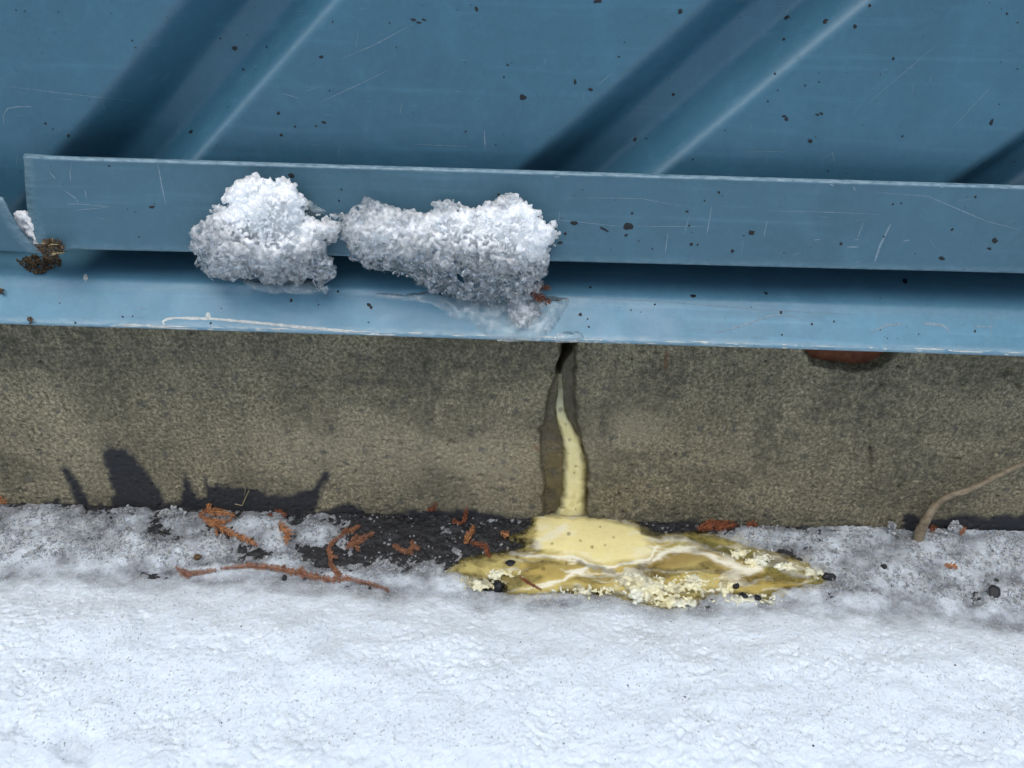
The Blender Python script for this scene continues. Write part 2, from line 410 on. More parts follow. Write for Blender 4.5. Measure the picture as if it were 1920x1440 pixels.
g.inputs['IOR'].default_value = 1.31; g.inputs['Transmission Weight'].default_value = 0.9
m.l(m.bump(m.noise(700, 4, 0.7), 0.0012, 0.9), g.inputs['Normal'])
mx = m.n('ShaderNodeMixShader'); m.l(fac, mx.inputs[0]); m.l(g.outputs[0], mx.inputs[1]); m.l(m.p.outputs[0], mx.inputs[2]); m.l(mx.outputs[0], m.out.inputs[0])
snow_obj = obj('snow', SNOWME, m.m, label='granular white snow lying along the foot of the concrete', cat='snow', kind='stuff')

# ------------------------------------------------------------------ concrete foundation
cx = axis(-0.23, 0.23, 0.0005, -3, 3, 1.07); cz = axis(-0.003, 0.1145, 0.0005, -0.02, 0.1165)
CX, CZ = np.meshgrid(cx, cz); X, Z = CX.ravel(), CZ.ravel()
px, py = project(np.stack([X, np.zeros_like(X), Z], 1))
inn = smooth(0.32, 0.26, np.abs(X))
dep = 0.0006 * (fbm(X / 0.02, Z / 0.02, 3, 1) - 0.5) + 0.0003 * (fbm(X / 0.0035, Z / 0.0035, 4, 2, 0.6) - 0.5)
dep = dep + 0.0002 * smooth(0.62, 0.8, vnoise(X / 0.0016, Z / 0.0016, seed=51))
rngc = np.random.default_rng(3)
def splat(x, z, r, d):
    i0, i1 = np.searchsorted(cx, [x - r, x + r]); j0, j1 = np.searchsorted(cz, [z - r, z + r])
    if i1 <= i0 or j1 <= j0: return
    D = dep2[j0:j1, i0:i1]; q = ((CX[j0:j1, i0:i1] - x) ** 2 + (CZ[j0:j1, i0:i1] - z) ** 2) / r ** 2
    D += d * np.clip(1 - q, 0, 1) ** 0.7
dep2 = dep.reshape(CX.shape)
for _ in range(1500):
    splat(rngc.uniform(-0.235, 0.235), rngc.uniform(0, 0.12), rngc.uniform(0.0005, 0.0013), rngc.uniform(0.0003, 0.0011))
for _ in range(700):
    splat(rngc.uniform(-0.235, 0.235), rngc.uniform(0, 0.12), rngc.uniform(0.0007, 0.0020), -rngc.uniform(0.0002, 0.0005))
PITS = [(458, 735, 9), (75, 680, 6), (127, 772, 6), (770, 745, 6), (1524, 684, 5), (810, 788, 4), (900, 893, 6), (640, 690, 5), (1405, 722, 5), (1795, 862, 7), (1265, 855, 5), (712, 752, 5), (1890, 700, 7)]
for x, y, r in PITS:
    p = on_y(x, y, 0.0); splat(p[0], p[2], r * 0.00021, 0.0016)
dep = dep2.ravel()
jit = 9 * (fbm(X / 0.004, Z / 0.004, 3, 21) - 0.5)
CH = [(1050, 640), (1048, 680), (1040, 705), (1027, 735), (1023, 770), (1018, 795), (1007, 805), (1013, 832), (1011, 870), (1017, 890), (1019, 1000), (1104, 1000), (1103, 935), (1107, 900),
      (1104, 868), (1092, 832), (1083, 795), (1081, 720), (1083, 640)]
chs = sdf(px, py, CH) + jit
dep = dep + 0.0034 * smooth(3, -7, chs) * (0.85 + 0.4 * (fbm(X / 0.006, Z / 0.006, 3, 61) - 0.5))
HOLE = [(1058, 640), (1080, 640), (1074, 662), (1064, 675), (1056, 688), (1050, 706), (1042, 704), (1043, 686), (1052, 668)]
hs = sdf(px, py, HOLE) + 0.4 * jit
dep = dep + 0.012 * smooth(2, -5, hs)
crack = np.minimum(dist_line(px, py, [(1159, 905), (1161, 930), (1166, 945), (1164, 955), (1173, 966), (1174, 985)]), dist_line(px, py, [(1631, 775), (1630, 830), (1633, 850), (1632, 890)]) * 0.8)
crack = np.minimum(crack, dist_line(px, py, [(1688, 900), (1684, 925)]) * 0.6)
crack = np.minimum(crack, dist_line(px, py, [(1893, 690), (1900, 715), (1915, 730)]) * 0.8)
dep = dep + 0.0022 * smooth(4.0, 0.5, crack + 1.0 * np.abs(jit)) * smooth(0.3, 0.6, fbm(X / 0.004, Z / 0.004, 2, 23))
NOTCH = [(1505, 655), (1520, 676), (1535, 687), (1560, 691), (1590, 694), (1626, 698), (1652, 690), (1676, 672), (1690, 655)]
ns = sdf(px, py, NOTCH) + 1.1 * jit
dep = dep + 0.011 * smooth(1, -1.5, ns)
sc = blob(px, py, 1688, 905, 10, 22) ; dep = dep + 0.0007 * sc
me = mesh_fast('concrete_foundation', np.stack([X, dep * inn, Z], 1), grid_faces(len(cz), len(cx)))
# colour masks of the concrete: bitumen smears, damp algae with darker top and foot, washed light patches, the wet channel
tar = np.zeros_like(X)
TAR = [[(110, 866), (120, 866), (142, 898), (166, 928), (182, 965), (150, 965), (128, 912)],
       [(186, 842), (215, 838), (241, 840), (263, 870), (301, 920), (318, 965), (203, 965), (210, 920), (200, 880)],
       [(340, 882), (351, 884), (363, 910), (384, 965), (338, 965)],
       [(385, 892), (394, 908), (420, 908), (450, 912), (480, 914), (500, 925), (530, 928), (560, 920), (586, 914), (596, 902), (606, 884), (621, 881), (613, 900), (600, 922), (592, 965), (380, 965)],
       [(80, 942), (108, 934), (128, 965), (76, 965)], [(300, 945), (400, 925), (400, 970), (300, 970)], [(600, 958), (650, 940), (700, 962), (700, 985), (600, 985)],
       [(700, 965), (800, 955), (900, 958), (1000, 975), (1000, 1000), (700, 1000)],
       [(1218, 985), (1300, 975), (1345, 985), (1340, 1010), (1218, 1010)], [(1692, 965), (1706, 958), (1722, 972), (1800, 968), (1930, 962), (1930, 1010), (1692, 1010)], [(1130, 980), (1230, 990), (1230, 1010), (1130, 1005)]]
for poly in TAR:
    tar = np.maximum(tar, smooth(9, -13, sdf(px, py, poly) + 1.6 * jit))
damp_dark = 0.75 * smooth(0.46, 0.66, fbm(X / 0.03, Z / 0.018, 4, 71)) + 0.35 * smooth(940, 990, py) + 0.42 * smooth(760, 655, py) * smooth(0.25, 0.6, fbm(X / 0.012, Z / 0.05, 3, 75))
for a, s in (((1290, 760, 180, 45), .5), ((1480, 860, 160, 60), .5), ((1640, 800, 120, 90), .6), ((1850, 720, 90, 60), .6), ((420, 640, 120, 40), .5), ((150, 690, 140, 50), .3), ((620, 680, 120, 40), .35),
             ((1140, 945, 40, 40), .35), ((1240, 965, 100, 25), .5), ((560, 720, 60, 30), .35), ((300, 830, 60, 40), .3), ((840, 700, 110, 40), .3)):
    damp_dark = damp_dark + s * blob(px, py, *a)
light = 0.0
for a, s in (((900, 880, 140, 90), .6), ((560, 850, 120, 60), .35), ((1190, 800, 60, 60), .55), ((160, 880, 80, 60), .35), ((1400, 860, 90, 40), .3), ((1100, 860, 40, 90), .4), ((700, 840, 140, 70), .35)):
    light = light + s * blob(px, py, *a)
attr(me, 'tar', tar); attr(me, 'damp_dark', np.clip(damp_dark, 0, 1)); attr(me, 'light', np.clip(light, 0, 1))
wet = smooth(4, -4, chs) * (0.7 + 0.6 * (fbm(X / 0.008, Z / 0.008, 3, 81) - 0.3))
attr(me, 'wet', np.clip(wet, 0, 1))
ol = smooth(14, 0, dist_line(px, py, [(1042, 800), (1040, 900), (1042, 975)]) - 10) * smooth(4, -4, chs) * smooth(760, 850, py) * smooth(0.2, 0.6, fbm(X / 0.005, Z / 0.005, 3, 83))
attr(me, 'olive', np.clip(ol, 0, 1))
rust = np.maximum(smooth(5, 1, dist_line(px, py, [(1250, 662), (1248, 690)])) * 0.6, 0.5 * blob(px, py, 1006, 840, 8, 5)); attr(me, 'rust', rust)
m = Mat('weathered_concrete')
c = m.ramp(m.noise(640, 7, 0.82), [(0.37, (0.055, 0.050, 0.031)), (0.5, (0.212, 0.188, 0.120)), (0.63, (0.47, 0.415, 0.27))])
big = m.ramp(m.noise(28, 4, 0.6), [(0.35, 0.78), (0.68, 1.15)])
c = m.mix(1.0, c, big, 'MULTIPLY')
c = m.mix(m.math('MULTIPLY', m.at('light').outputs['Fac'], 0.55), c, (0.42, 0.375, 0.26))
dn = m.n('ShaderNodeTexNoise'); dn.inputs['Scale'].default_value = 420; m.l(m.co, dn.inputs['Vector'])
vm = m.n('ShaderNodeVectorMath', operation='MULTIPLY_ADD'); m.l(dn.outputs['Color'], vm.inputs[0]); vm.inputs[1].default_value = (0.005, 0.005, 0.005); m.l(m.co, vm.inputs[2])
vn_ = m.n('ShaderNodeTexVoronoi'); vn_.inputs['Scale'].default_value = 210; m.l(vm.outputs[0], vn_.inputs['Vector']); agg = vn_.outputs['Color']; aggd = vn_.outputs['Distance']
sep = m.n('ShaderNodeSeparateColor'); m.l(agg, sep.inputs[0])
c = m.mix(m.math('MULTIPLY', m.ramp(aggd, [(0.30, 1.0), (0.42, 0.0)]), m.ramp(sep.outputs[0], [(0.78, 0.0), (0.90, 0.5)])), c, (0.055, 0.062, 0.068))
c = m.mix(m.math('MULTIPLY', m.ramp(aggd, [(0.25, 1.0), (0.36, 0.0)]), m.ramp(sep.outputs[1], [(0.86, 0.0), (0.95, 0.45)])), c, (0.40, 0.37, 0.30))
pit = m.ramp(m.vor(620), [(0.10, 0.8), (0.22, 0.0)])
pit = m.math('MULTIPLY', pit, m.ramp(m.noise(120, 2), [(0.42, 0.0), (0.62, 1.0)]))
c = m.mix(pit, c, (0.020, 0.019, 0.016))
pit2 = m.math('MULTIPLY', m.ramp(m.vor(300), [(0.06, 0.9), (0.13, 0.0)]), m.ramp(m.noise(60, 2), [(0.45, 0.0), (0.6, 1.0)]))
c = m.mix(pit2, c, (0.02, 0.019, 0.017))
stk = m.ramp(m.noise(75, 4, 0.65, stretch=(1.0, 1.0, 0.10)), [(0.50, 0.0), (0.72, 0.42)])
c = m.mix(m.math('MULTIPLY', stk, m.ramp(m.noise(330, 3, 0.7), [(0.35, 0.3), (0.6, 1.0)])), c, (0.055, 0.052, 0.038))
dm = m.math('MULTIPLY', m.at('damp_dark').outputs['Fac'], m.ramp(m.noise(210, 5, 0.7), [(0.36, 0.10), (0.62, 0.72)]), True)
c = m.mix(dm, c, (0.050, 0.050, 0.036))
c = m.mix(m.math('MULTIPLY', m.at('wet').outputs['Fac'], 0.86, True), c, (0.046, 0.038, 0.022))
c = m.mix(m.math('MULTIPLY', m.at('olive').outputs['Fac'], 0.5, True), c, (0.17, 0.125, 0.045))
c = m.mix(m.at('rust').outputs['Fac'], c, (0.16, 0.055, 0.02))
tn = m.math('ADD', m.math('MULTIPLY', m.at('tar').outputs['Fac'], 1.5), m.math('MULTIPLY', m.math('SUBTRACT', m.noise(330, 4, 0.7), 0.75), 0.75), True)
c = m.mix(m.math('MULTIPLY', tn, 0.93), c, (0.017, 0.020, 0.028))
m.set('Base Color', c)
m.set('Roughness', m.mix(m.at('wet').outputs['Fac'], (0.85,) * 3, (0.38,) * 3)); m.set('Specular IOR Level', 0.35)
m.set('Normal', m.bump(m.noise(1100, 5, 0.75), 0.00018, 0.7))
foundation = obj('concrete_foundation', me, m.m, label='weathered grey concrete foundation with a dark vertical channel worn into it', cat='foundation')
BV_CONC = bvh(me)

# brick showing in the notch under the flashing
p0 = on_y(1490, 690, 0.004); p1 = on_y(1705, 690, 0.004)
def box(x0, x1, y0, y1, z0, z1, seg=1, jitter=0.0, seed=0):
    b = bmesh.new(); bmesh.ops.create_cube(b, size=1)
    if seg > 1: bmesh.ops.subdivide_edges(b, edges=b.edges[:], cuts=seg, use_grid_fill=True)
    rg = random.Random(seed)
    for v in b.verts:
        v.co = Vector((x0 + (v.co.x + .5) * (x1 - x0), y0 + (v.co.y + .5) * (y1 - y0), z0 + (v.co.z + .5) * (z1 - z0)))
        v.co += Vector((rg.uniform(-1, 1), rg.uniform(-1, 1), rg.uniform(-1, 1))) * jitter
    me = bpy.data.meshes.new('box'); b.to_mesh(me); b.free(); return me
zb = on_y(1590, 704, 0.006)[2]
obj('brick', box(p0[0], p1[0], 0.0065, 0.040, zb, 0.1125, 14, 0.00045, 4), M_BRICK, label='rust red brick showing through the chipped top of the concrete', cat='brick')

# ------------------------------------------------------------------ sheet metal
def line_z(a, b, Y):                          # straight edge through two pixels at depth Y -> z(x)
    P = on_y(a[0], a[1], Y); Q = on_y(b[0], b[1], Y); k = (Q[2] - P[2]) / (Q[0] - P[0])
    k = float(k); x0, z0 = float(P[0]), float(P[2])
    return lambda x: z0 + k * (np.asarray(x) - x0)
Y_FLAT = -0.001; Y_BT, Y_BB = -0.0145, -0.0190
z_bt = line_z((40, 293), (1920, 350), Y_BT); z_bb = line_z((120, 467), (1920, 513), Y_BB)
Y_FOLD, Y_DRIP = -0.0150, -0.0270
z_fold = line_z((0, 522), (1920, 588), Y_FOLD); z_drip = line_z((0, 599), (1920, 659), Y_DRIP); z_lip = line_z((0, 607), (1920, 668), Y_DRIP)
def loft(xs, prof, close=False):
    """prof: list of functions (x array)->(y,z); returns mesh arrays"""
    R = [np.stack([np.broadcast_to(f(xs)[2] if len(f(xs)) > 2 else xs, xs.shape), np.broadcast_to(f(xs)[0], xs.shape), np.broadcast_to(f(xs)[1], xs.shape)], 1) for f in prof]
    V = np.array(R); nr, nc = V.shape[:2]
    return V.reshape(-1, 3), grid_faces(nr, nc)
# lower flashing: steep shelf tucked behind the strip, fold, sloping face, hemmed drip edge
xs = axis(-0.25, 0.25, 0.004, -3, 3)
wob = lambda x, s, a=0.00025: a * 2 * (fbm(np.asarray(x) / 0.05, np.asarray(x) * 0 + s, 3, 7) - 0.5)
def pt(y, zf, dy=0.0, dz=0.0, s=0.0):
    return lambda x: (y + dy + wob(x, s), zf(x) + dz)
z_top = lambda x: z_bb(x) + 0.012
def mixz(f, g, t): return lambda x: f(x) * (1 - t) + g(x) * t
prof = []
def shelf_line(t, Y):                         # t: 0 at the strip's lower edge, 1 at the fold, in the photograph
    return line_z((0, 464 + (522 - 464) * t), (1920, 513 + (588 - 513) * t), Y)
prof.append(pt(0.023, lambda x: z_bb(x) + 0.030, 0, 0, 1)); prof.append(pt(0.022, lambda x: z_bb(x) + 0.002, 0, 0, 1))  # unseen upstand, added to shut out light from behind the wall
for t, y in ((-0.30, 0.018), (-0.15, 0.014), (0.0, 0.009), (0.15, 0.0045), (0.3, 0.0002), (0.45, -0.0040), (0.6, -0.0078), (0.75, -0.0110), (0.87, -0.0131), (0.96, -0.0145)):
    prof.append(pt(y, shelf_line(t, y), 0, 0, 1))
for t in np.linspace(0.05, 1, 10):
    y = Y_FOLD + (Y_DRIP - Y_FOLD) * t; prof.append(pt(y, mixz(z_fold, z_drip, t), 0.0004 * (1 - t), 0, 2 + 0.3 * t))
for a in (25, 50, 75):                        # small nose
    r = 0.0006; prof.append(pt(Y_DRIP - r * math.sin(math.radians(a)), z_drip, 0, -r * (1 - math.cos(math.radians(a))) - 0.0002, 2.3))
prof += [pt(Y_DRIP - 0.0006, z_lip, 0, 0.0003, 2.3), pt(Y_DRIP, z_lip, 0, -0.0001, 2.3), pt(Y_DRIP + 0.0012, z_lip, 0, 0.0006, 2.3), pt(0.012, z_lip, 0, 0.0035, 2.3)]
V, Fc = loft(xs, prof)
me = mesh_fast('drip_flashing', V, Fc)
k = len(prof); wear_highlight = np.zeros((k, len(xs))); wear_highlight[-8:-5] = 0.8; wear_highlight[-6:-3] = 0.9; wear_highlight[11:14] = 0.22; attr(me, 'wear_highlight', wear_highlight.ravel())  # worn drip edge; the pale line at the fold is a painted highlight
LEDGE = obj('drip_flashing', me, M_LEDGE_LIT, label='blue metal drip flashing, its colour lightened for sky light, sloping out over the concrete', cat='flashing')
BV_LEDGE = bvh(me)
# cover strip
def strip(name, label, left_edge, xr, seed, curl=None):
    """flat strip with a rolled top hem; left_edge: x at height fraction b (0 bottom..1 top)"""
    bs = [(0.012, 0.0395), (0.012, 0.012), (0.010, 0.003), (0.0, 0.0010), (0.004, 0.0)] + [(t, 0.0) for t in np.linspace(0.03, 0.96, 16)] + [(0.972, -0.0001), (0.985, 0.0001), (0.996, 0.0006), (1.0, 0.0014), (0.996, 0.0022), (0.975, 0.0026), (0.6, 0.0020)]  # first points: unseen web added to keep light out of the gap below
    u = np.concatenate([np.linspace(0, 0.06, 14), np.linspace(0.075, 0.25, 14), axis(0.28, 1.0, 0.03, 0.28, 1.0)])
    u = np.concatenate([np.linspace(0, 0.02, 16), np.linspace(0.0225, 0.17, 60), np.linspace(0.2, 1, 10)])
    R = []; WR = []
    for b, dy in bs:
        xl = left_edge(b); x = xl + u * (xr - xl)
        y = Y_BB + (Y_BT - Y_BB) * b + dy + wob(x, 3 + seed + b * 0.7, 0.00016)
        z = z_bb(x) * (1 - b) + z_bt(x) * b
        if curl: y, z = curl(x, y, z, b)
        R.append(np.stack([x, y, z], 1))
        e = max(smooth(0.965, 0.985, b), 0.55 * smooth(0.05, 0.0, b)); WR.append(np.maximum(e, 0.6 * smooth(0.0012, 0.0, x - xl)))  # hem highlight painted into the colour; lower edge and cut end worn
    V = np.array(R); me = mesh_fast(name, V.reshape(-1, 3), grid_faces(*V.shape[:2]))
    attr(me, 'wear_highlight', np.array(WR).ravel())
    o = obj(name, me, M_BAND, label=label, cat='trim strip')
    md = o.modifiers.new('thickness', 'SOLIDIFY'); md.thickness = 0.0005; md.offset = -1.0
    return o, me
pxl = [(38, 293), (44, 312), (47, 340), (54, 385), (64, 420), (75, 448), (92, 466)]
bl = np.linspace(1, 0, len(pxl)); 
def edge_right(b):
    f = np.interp(b, [0, .09, .26, .46, .72, .89, 1], [92, 76, 64, 54, 47, 43, 38])
    return float(on_y(f, 293 + (466 - 293) * (1 - b), Y_BB + (Y_BT - Y_BB) * b)[0])
def curl_r(x, y, z, b):
    k = smooth(0.016, 0.0, x - edge_right(b)); return y - 0.0022 * k * k + 0.004 * k * k * b * b, z
STRIP, me_strip = strip('cover_strip', 'long blue metal cover strip along the wall base with a slanting cut end', edge_right, 3.0, 1, curl_r)
BV_STRIP = bvh(me_strip)
# the neighbouring strip: its end is bent outwards and cut on a slant
def left_piece():
    bs = [(0.0, 0.0022), (0.0, 0.0004)] + [(t, 0.0) for t in np.linspace(0.02, 0.97, 14)] + [(0.985, 0.0004), (1.0, 0.0012), (0.985, 0.002)]
    u = axis(0.0, 0.05, 0.002, 0.0, 1.0, 1.25)
    R = []; WR = []
    for b, dy in bs:
        fx = np.interp(b, [0, 0.15, 0.4, 0.75, 0.93, 1], [80, 62, 40, 20, 12, 6]); fy = np.interp(b, [0, 1], [476, 370])
        k0 = 0.0055
        P = on_y(fx, fy, Y_BB - k0 * (0.3 + 0.7 * b))
        x = P[0] - u * (3.0 + P[0])
        k = smooth(0.05, 0.0, P[0] - x)
        zt = on_y(0, 368, Y_BB - k0)[2]
        z = np.where(True, P[2] + (P[0] - x) * 0.02, 0)
        y = Y_BB - k0 * (0.3 + 0.7 * b) * k + dy + (Y_BT - Y_BB) * b * 0.3 - 0.0028 * b * smooth(0.006, 0, P[0] - x)
        R.append(np.stack([x, y, z], 1)); WR.append(0.8 * smooth(0.0022, 0, P[0] - x) + 0.6 * smooth(0.95, 1, b))
    V = np.array(R)[:, ::-1]; me = mesh_fast('cover_strip', V.reshape(-1, 3), grid_faces(*V.shape[:2]))
    attr(me, 'wear_highlight', np.array(WR)[:, ::-1].ravel())
    o = obj('cover_strip', me, M_BAND, label='blue metal cover strip whose bent outer end curls beside the snow-filled gap', cat='trim strip')
    md = o.modifiers.new('thickness', 'SOLIDIFY'); md.thickness = 0.0007; md.offset = -1.0
    return o, me
STRIP2, me_strip2 = left_piece()
BV_STRIP2 = bvh(me_strip2)

# ------------------------------------------------------------------ diagonal ribbed cladding
ANG = math.radians(44.0)
rd = np.array([math.cos(ANG), math.sin(ANG)]); sdv = np.array([math.sin(ANG), -math.cos(ANG)])      # rib direction, across
def s_of(px_, py_): 
    P = on_y(px_, py_, Y_FLAT); return P[0] * sdv[0] + P[2] * sdv[1]
sL = 0.5 * (s_of(350, 0) + s_of(100, 290)); sM = 0.5 * (s_of(1335, 0) + s_of(975, 320)); sR = 0.5 * (s_of(1620, 0) + s_of(1210, 330)); sE = 0.5 * (s_of(640, 0) + s_of(372, 302)); sN = 0.5 * (s_of(1920, 245) + s_of(1788, 345))
PITCHS = (sN - sL) / 2; GW = 0.5 * ((sR - sM) + (sE - sL))
def groove(q):                                 # q: distance across from the groove's upper edge; returns depth
    D = 0.0165; a, bb = 0.38 * GW, 0.72 * GW
    pts_x = [-1, 0, a, bb, GW, 1]; pts_y = [0, 0, D, D, 0, 0]
    r = 0.0020; tot = 0
    for o in np.linspace(-r, r, 15): tot = tot + np.interp(q + o, pts_x, pts_y)
    return tot / 15
prof_s = []
n0 = -30; n1 = 45
for n in range(n0, n1):
    base = sM + n * PITCHS
    if n == -1: base = sL
    if n == 1: base = sN
    for q in list(np.linspace(-0.004, GW + 0.004, 34)) + list(np.linspace(GW + 0.012, PITCHS - 0.012, 5)): prof_s.append((base + q, float(groove(q))))
prof_s.sort()
S_ = np.array([p[0] for p in prof_s]); Dp = np.array([p[1] for p in prof_s])
tt = np.concatenate([np.linspace(-3.5, -0.6, 6), np.linspace(-0.5, 0.9, 36), np.linspace(1.0, 4.0, 8)])
Vw = np.zeros((len(tt), len(S_), 3))
Vw[..., 0] = S_[None] * sdv[0] + tt[:, None] * rd[0]; Vw[..., 2] = S_[None] * sdv[1] + tt[:, None] * rd[1]
Vw[..., 1] = Y_FLAT + Dp[None] + 0.0007 * (fbm(Vw[..., 0] / 0.09, Vw[..., 2] / 0.09, 2, 14) - 0.5)
me = mesh_fast('metal_cladding', Vw.reshape(-1, 3), grid_faces(len(tt), len(S_)))
b = bmesh.new(); b.from_mesh(me)
for co, no in (((0, 0, 0.1405), (0, 0, -1)), ((0, 0, 2.4), (0, 0, 1)), ((-2.4, 0, 0), (-1, 0, 0)), ((2.4, 0, 0), (1, 0, 0))):
    bmesh.ops.bisect_plane(b, geom=b.verts[:] + b.edges[:] + b.faces[:], plane_co=co, plane_no=no, clear_outer=True)
b.to_mesh(me); b.free()
xw = np.zeros(len(me.vertices)); 
V = np.zeros(len(me.vertices) * 3); me.vertices.foreach_get('co', V); V = V.reshape(-1, 3)
ss = V[:, 0] * sdv[0] + V[:, 2] * sdv[1]; 
bases = np.array(sorted([sL, sN] + [sM + n * PITCHS for n in range(n0, n1) if n not in (-1, 1)])); q = ss - bases[np.clip(np.searchsorted(bases, ss + 0.006) - 1, 0, len(bases) - 1)]
attr(me, 'wear_highlight', 0.42 * np.exp(-((q - GW - 0.0002) / 0.0010) ** 2) + 0.12 * np.exp(-((q - 0.0) / 0.0018) ** 2))  # groove-edge highlight put into the colour, along with rubbed paint
# keep the sheet facing the camera
if sum(p.normal.y for p in list(me.polygons)[:50]) > 0: me.flip_normals()
WALL = obj('metal_cladding', me, M_WALL, label='blue metal wall cladding with broad diagonal grooves above the strips', cat='wall cladding')
BV_WALL = bvh(me)
obj('light_block_board', box(-2.39, 2.39, 0.0255, 0.06, 0.112, 2.39), simple('light_block_dark', (0.05, 0.045, 0.04), 0.9, 0.3, 60, 0), WALL, sm=False)  # unseen board added to stop sky light leaking in behind the sheet

# ------------------------------------------------------------------ surfaces seen through a pixel
TREES = [('strip', BV_STRIP), ('strip2', BV_STRIP2), ('ledge', BV_LEDGE), ('wall', BV_WALL), ('concrete', BV_CONC)]
CV = Vector(CAM)
def hit(px_, py_, only=None):
    d = Vector(ray(px_, py_)).normalized(); best = None
    for nm, t in TREES:
        if only and nm not in only: continue
        loc, no, i, ds = t.ray_cast(CV, d)
        if loc is not None and (best is None or ds < best[2]):
            if no.dot(d) > 0: no = -no
            best = (loc, no, ds, nm)
    return best
class Soup:
    def __init__(s): s.v = []; s.f = []
    def poly(s, pts, faces): k = len(s.v); s.v += [tuple(p) for p in pts]; s.f += [tuple(i + k for i in f) for f in faces]
    def mesh(s, name):
        me = bpy.data.meshes.new(name); me.from_pydata(s.v, [], s.f); me.update(); return me
def speck(soup, x, y, r, asp=1.0, rot=0.0, rg=random, n=9, only=None, lift=0.00035):
    c = hit(x, y, only)
    if not c: return None
    pts = []
    for i in range(n):
        a = i * 2 * math.pi / n; rr = r * rg.uniform(0.65, 1.2)
        dx, dy = math.cos(a) * rr * asp, math.sin(a) * rr / max(asp, .3) ** 0.3
        h = hit(x + dx * math.cos(rot) - dy * math.sin(rot), y + dx * math.sin(rot) + dy * math.cos(rot), [c[3]])
        if not h: return None
        pts.append(h[0] + h[1] * 0.00007)
    soup.poly([c[0] + c[1] * lift] + pts, [(0, 1 + i, 1 + (i + 1) % n) for i in range(n)])
    return c[3]
def ribbon(soup, pts, wpx, only=None, taper=True, lift=0.00008, rg=random):
    L = [0.0]
    for a, c in zip(pts[:-1], pts[1:]): L.append(L[-1] + math.hypot(c[0] - a[0], c[1] - a[1]))
    n = max(3, int(L[-1] / 9)); P = []
    first = hit(*pts[0], only)
    if not first: return None
    for i in range(n + 1):
        t = L[-1] * i / n; x = np.interp(t, L, [p[0] for p in pts]); y = np.interp(t, L, [p[1] for p in pts])
        P.append((x, y))
    out = []
    for i, (x, y) in enumerate(P):
        x0, y0 = P[max(0, i - 1)]; x1, y1 = P[min(n, i + 1)]; l = math.hypot(x1 - x0, y1 - y0) + 1e-6
        nx, ny = -(y1 - y0) / l, (x1 - x0) / l
        k = wpx * 0.5 * (math.sin(math.pi * (i + 0.3) / (n + 0.6)) ** 0.6 if taper else 1.0) * rg.uniform(0.6, 1.25)
        a = hit(x + nx * k, y + ny * k, [first[3]]); c = hit(x - nx * k, y - ny * k, [first[3]])
        if not a or not c: break
        out += [a[0] + a[1] * lift, c[0] + c[1] * lift]
    m_ = len(out) // 2
    if m_ < 2: return None
    soup.poly(out, [(2 * i, 2 * i + 1, 2 * i + 3, 2 * i + 2) for i in range(m_ - 1)])
    return first[3]
OWN = {'wall': WALL, 'strip': STRIP, 'ledge': LEDGE, 'strip2': STRIP2}
SPK = {k: Soup() for k in OWN}; SCRS = {k: Soup() for k in OWN}; SEAL = {k: Soup() for k in OWN}
rg = random.Random(11)
def add_speck(x, y, r, asp=1.0, rot=0.0):
    h = hit(x, y)
    if h and h[3] in SPK: speck(SPK[h[3]], x, y, r * 0.82, asp, rot, rg)
def add_rib(D, pts, wpx, taper=True):
    h = hit(*pts[0])
    if h and h[3] in D: ribbon(D[h[3]], pts, wpx * (0.75 if D is SCRS else 1.0), None, taper, 0.00008, rg)
for s in [(440, 90, 6, 1.2, .1), (602, 107, 4.5, 1.1, .2), (413, 72, 3), (500, 88, 2.5), (456, 130, 3), (522, 212, 4), (607, 229, 4, 1.3, .5), (527, 253, 4, 1.2, .6), (553, 237, 3), (358, 247, 4, 1.3, -.6), (128, 254, 4),
          (981, 182, 7.5, 1.2, .1), (1078, 153, 4, 1.5, 1.5), (1107, 168, 5, 1.2, .4), (1275, 22, 6.5), (1160, 106, 3), (1263, 177, 4), (1191, 261, 5), (1476, 33, 5, 1.4, -.5), (1548, 40, 5, 1.4, -.6), (1603, 50, 5), (1519, 264, 5.5, 1.1),
          (1675, 110, 4, 1.0, 1.5), (1859, 229, 5, 1.7, -1.1), (1631, 10, 4), (1888, 25, 3), (1440, 190, 2.5), (1510, 160, 2.5), (1475, 222, 3.5), (1453, 138, 3), (893, 17, 4.5, 1.5, 1.3), (1120, 2, 6, 1.6, 0), (945, 144, 2.5), (952, 122, 2.5),
          (546, 329, 6, 1.5, .1), (640, 355, 2.5), (636, 376, 2.5), (1077, 418, 6, 1.6, .0), (1178, 424, 10, 1.1, 0), (1133, 430, 4, 3.2, .5), (1060, 438, 4), (1050, 455, 4, 2, -.3), (1174, 441, 4, 1.3, -.4), (1296, 458, 4.5), (1308, 459, 2.5),
          (1409, 436, 6, 1.4, .1), (1373, 471, 4.5), (1348, 361, 3.5), (1321, 376, 2.5), (1766, 485, 5.5, 1.5, 0), (1865, 451, 7, 1.1, -.5), (1855, 466, 4, 1.5, 0), (1829, 369, 3), (1577, 457, 3.5), (1785, 430, 3, 1.4, -.6), (1690, 381, 2.5), (1674, 383, 2.5), (1223, 466, 2.5), (1185, 400, 3, 1, 1.4), (1292, 423, 3),
          (285, 388, 4, 2, -.1), (1299, 555, 5, 1.7, .1), (1107, 539, 3), (1088, 590, 4), (1102, 598, 2.5), (1104, 613, 2.5), (1228, 571, 2.5), (1464, 586, 3.5), (1564, 603, 3), (1522, 608, 3), (1828, 621, 3, 1.3, -.6), (1697, 527, 6), (1466, 628, 2.5), (546, 564, 4.5, 1.1, 1.2), (634, 547, 3),
          (692, 572, 5), (696, 577, 4), (395, 606, 3), (230, 594, 2.5), (249, 593, 2), (1012, 505, 3)]:
    add_speck(*s)
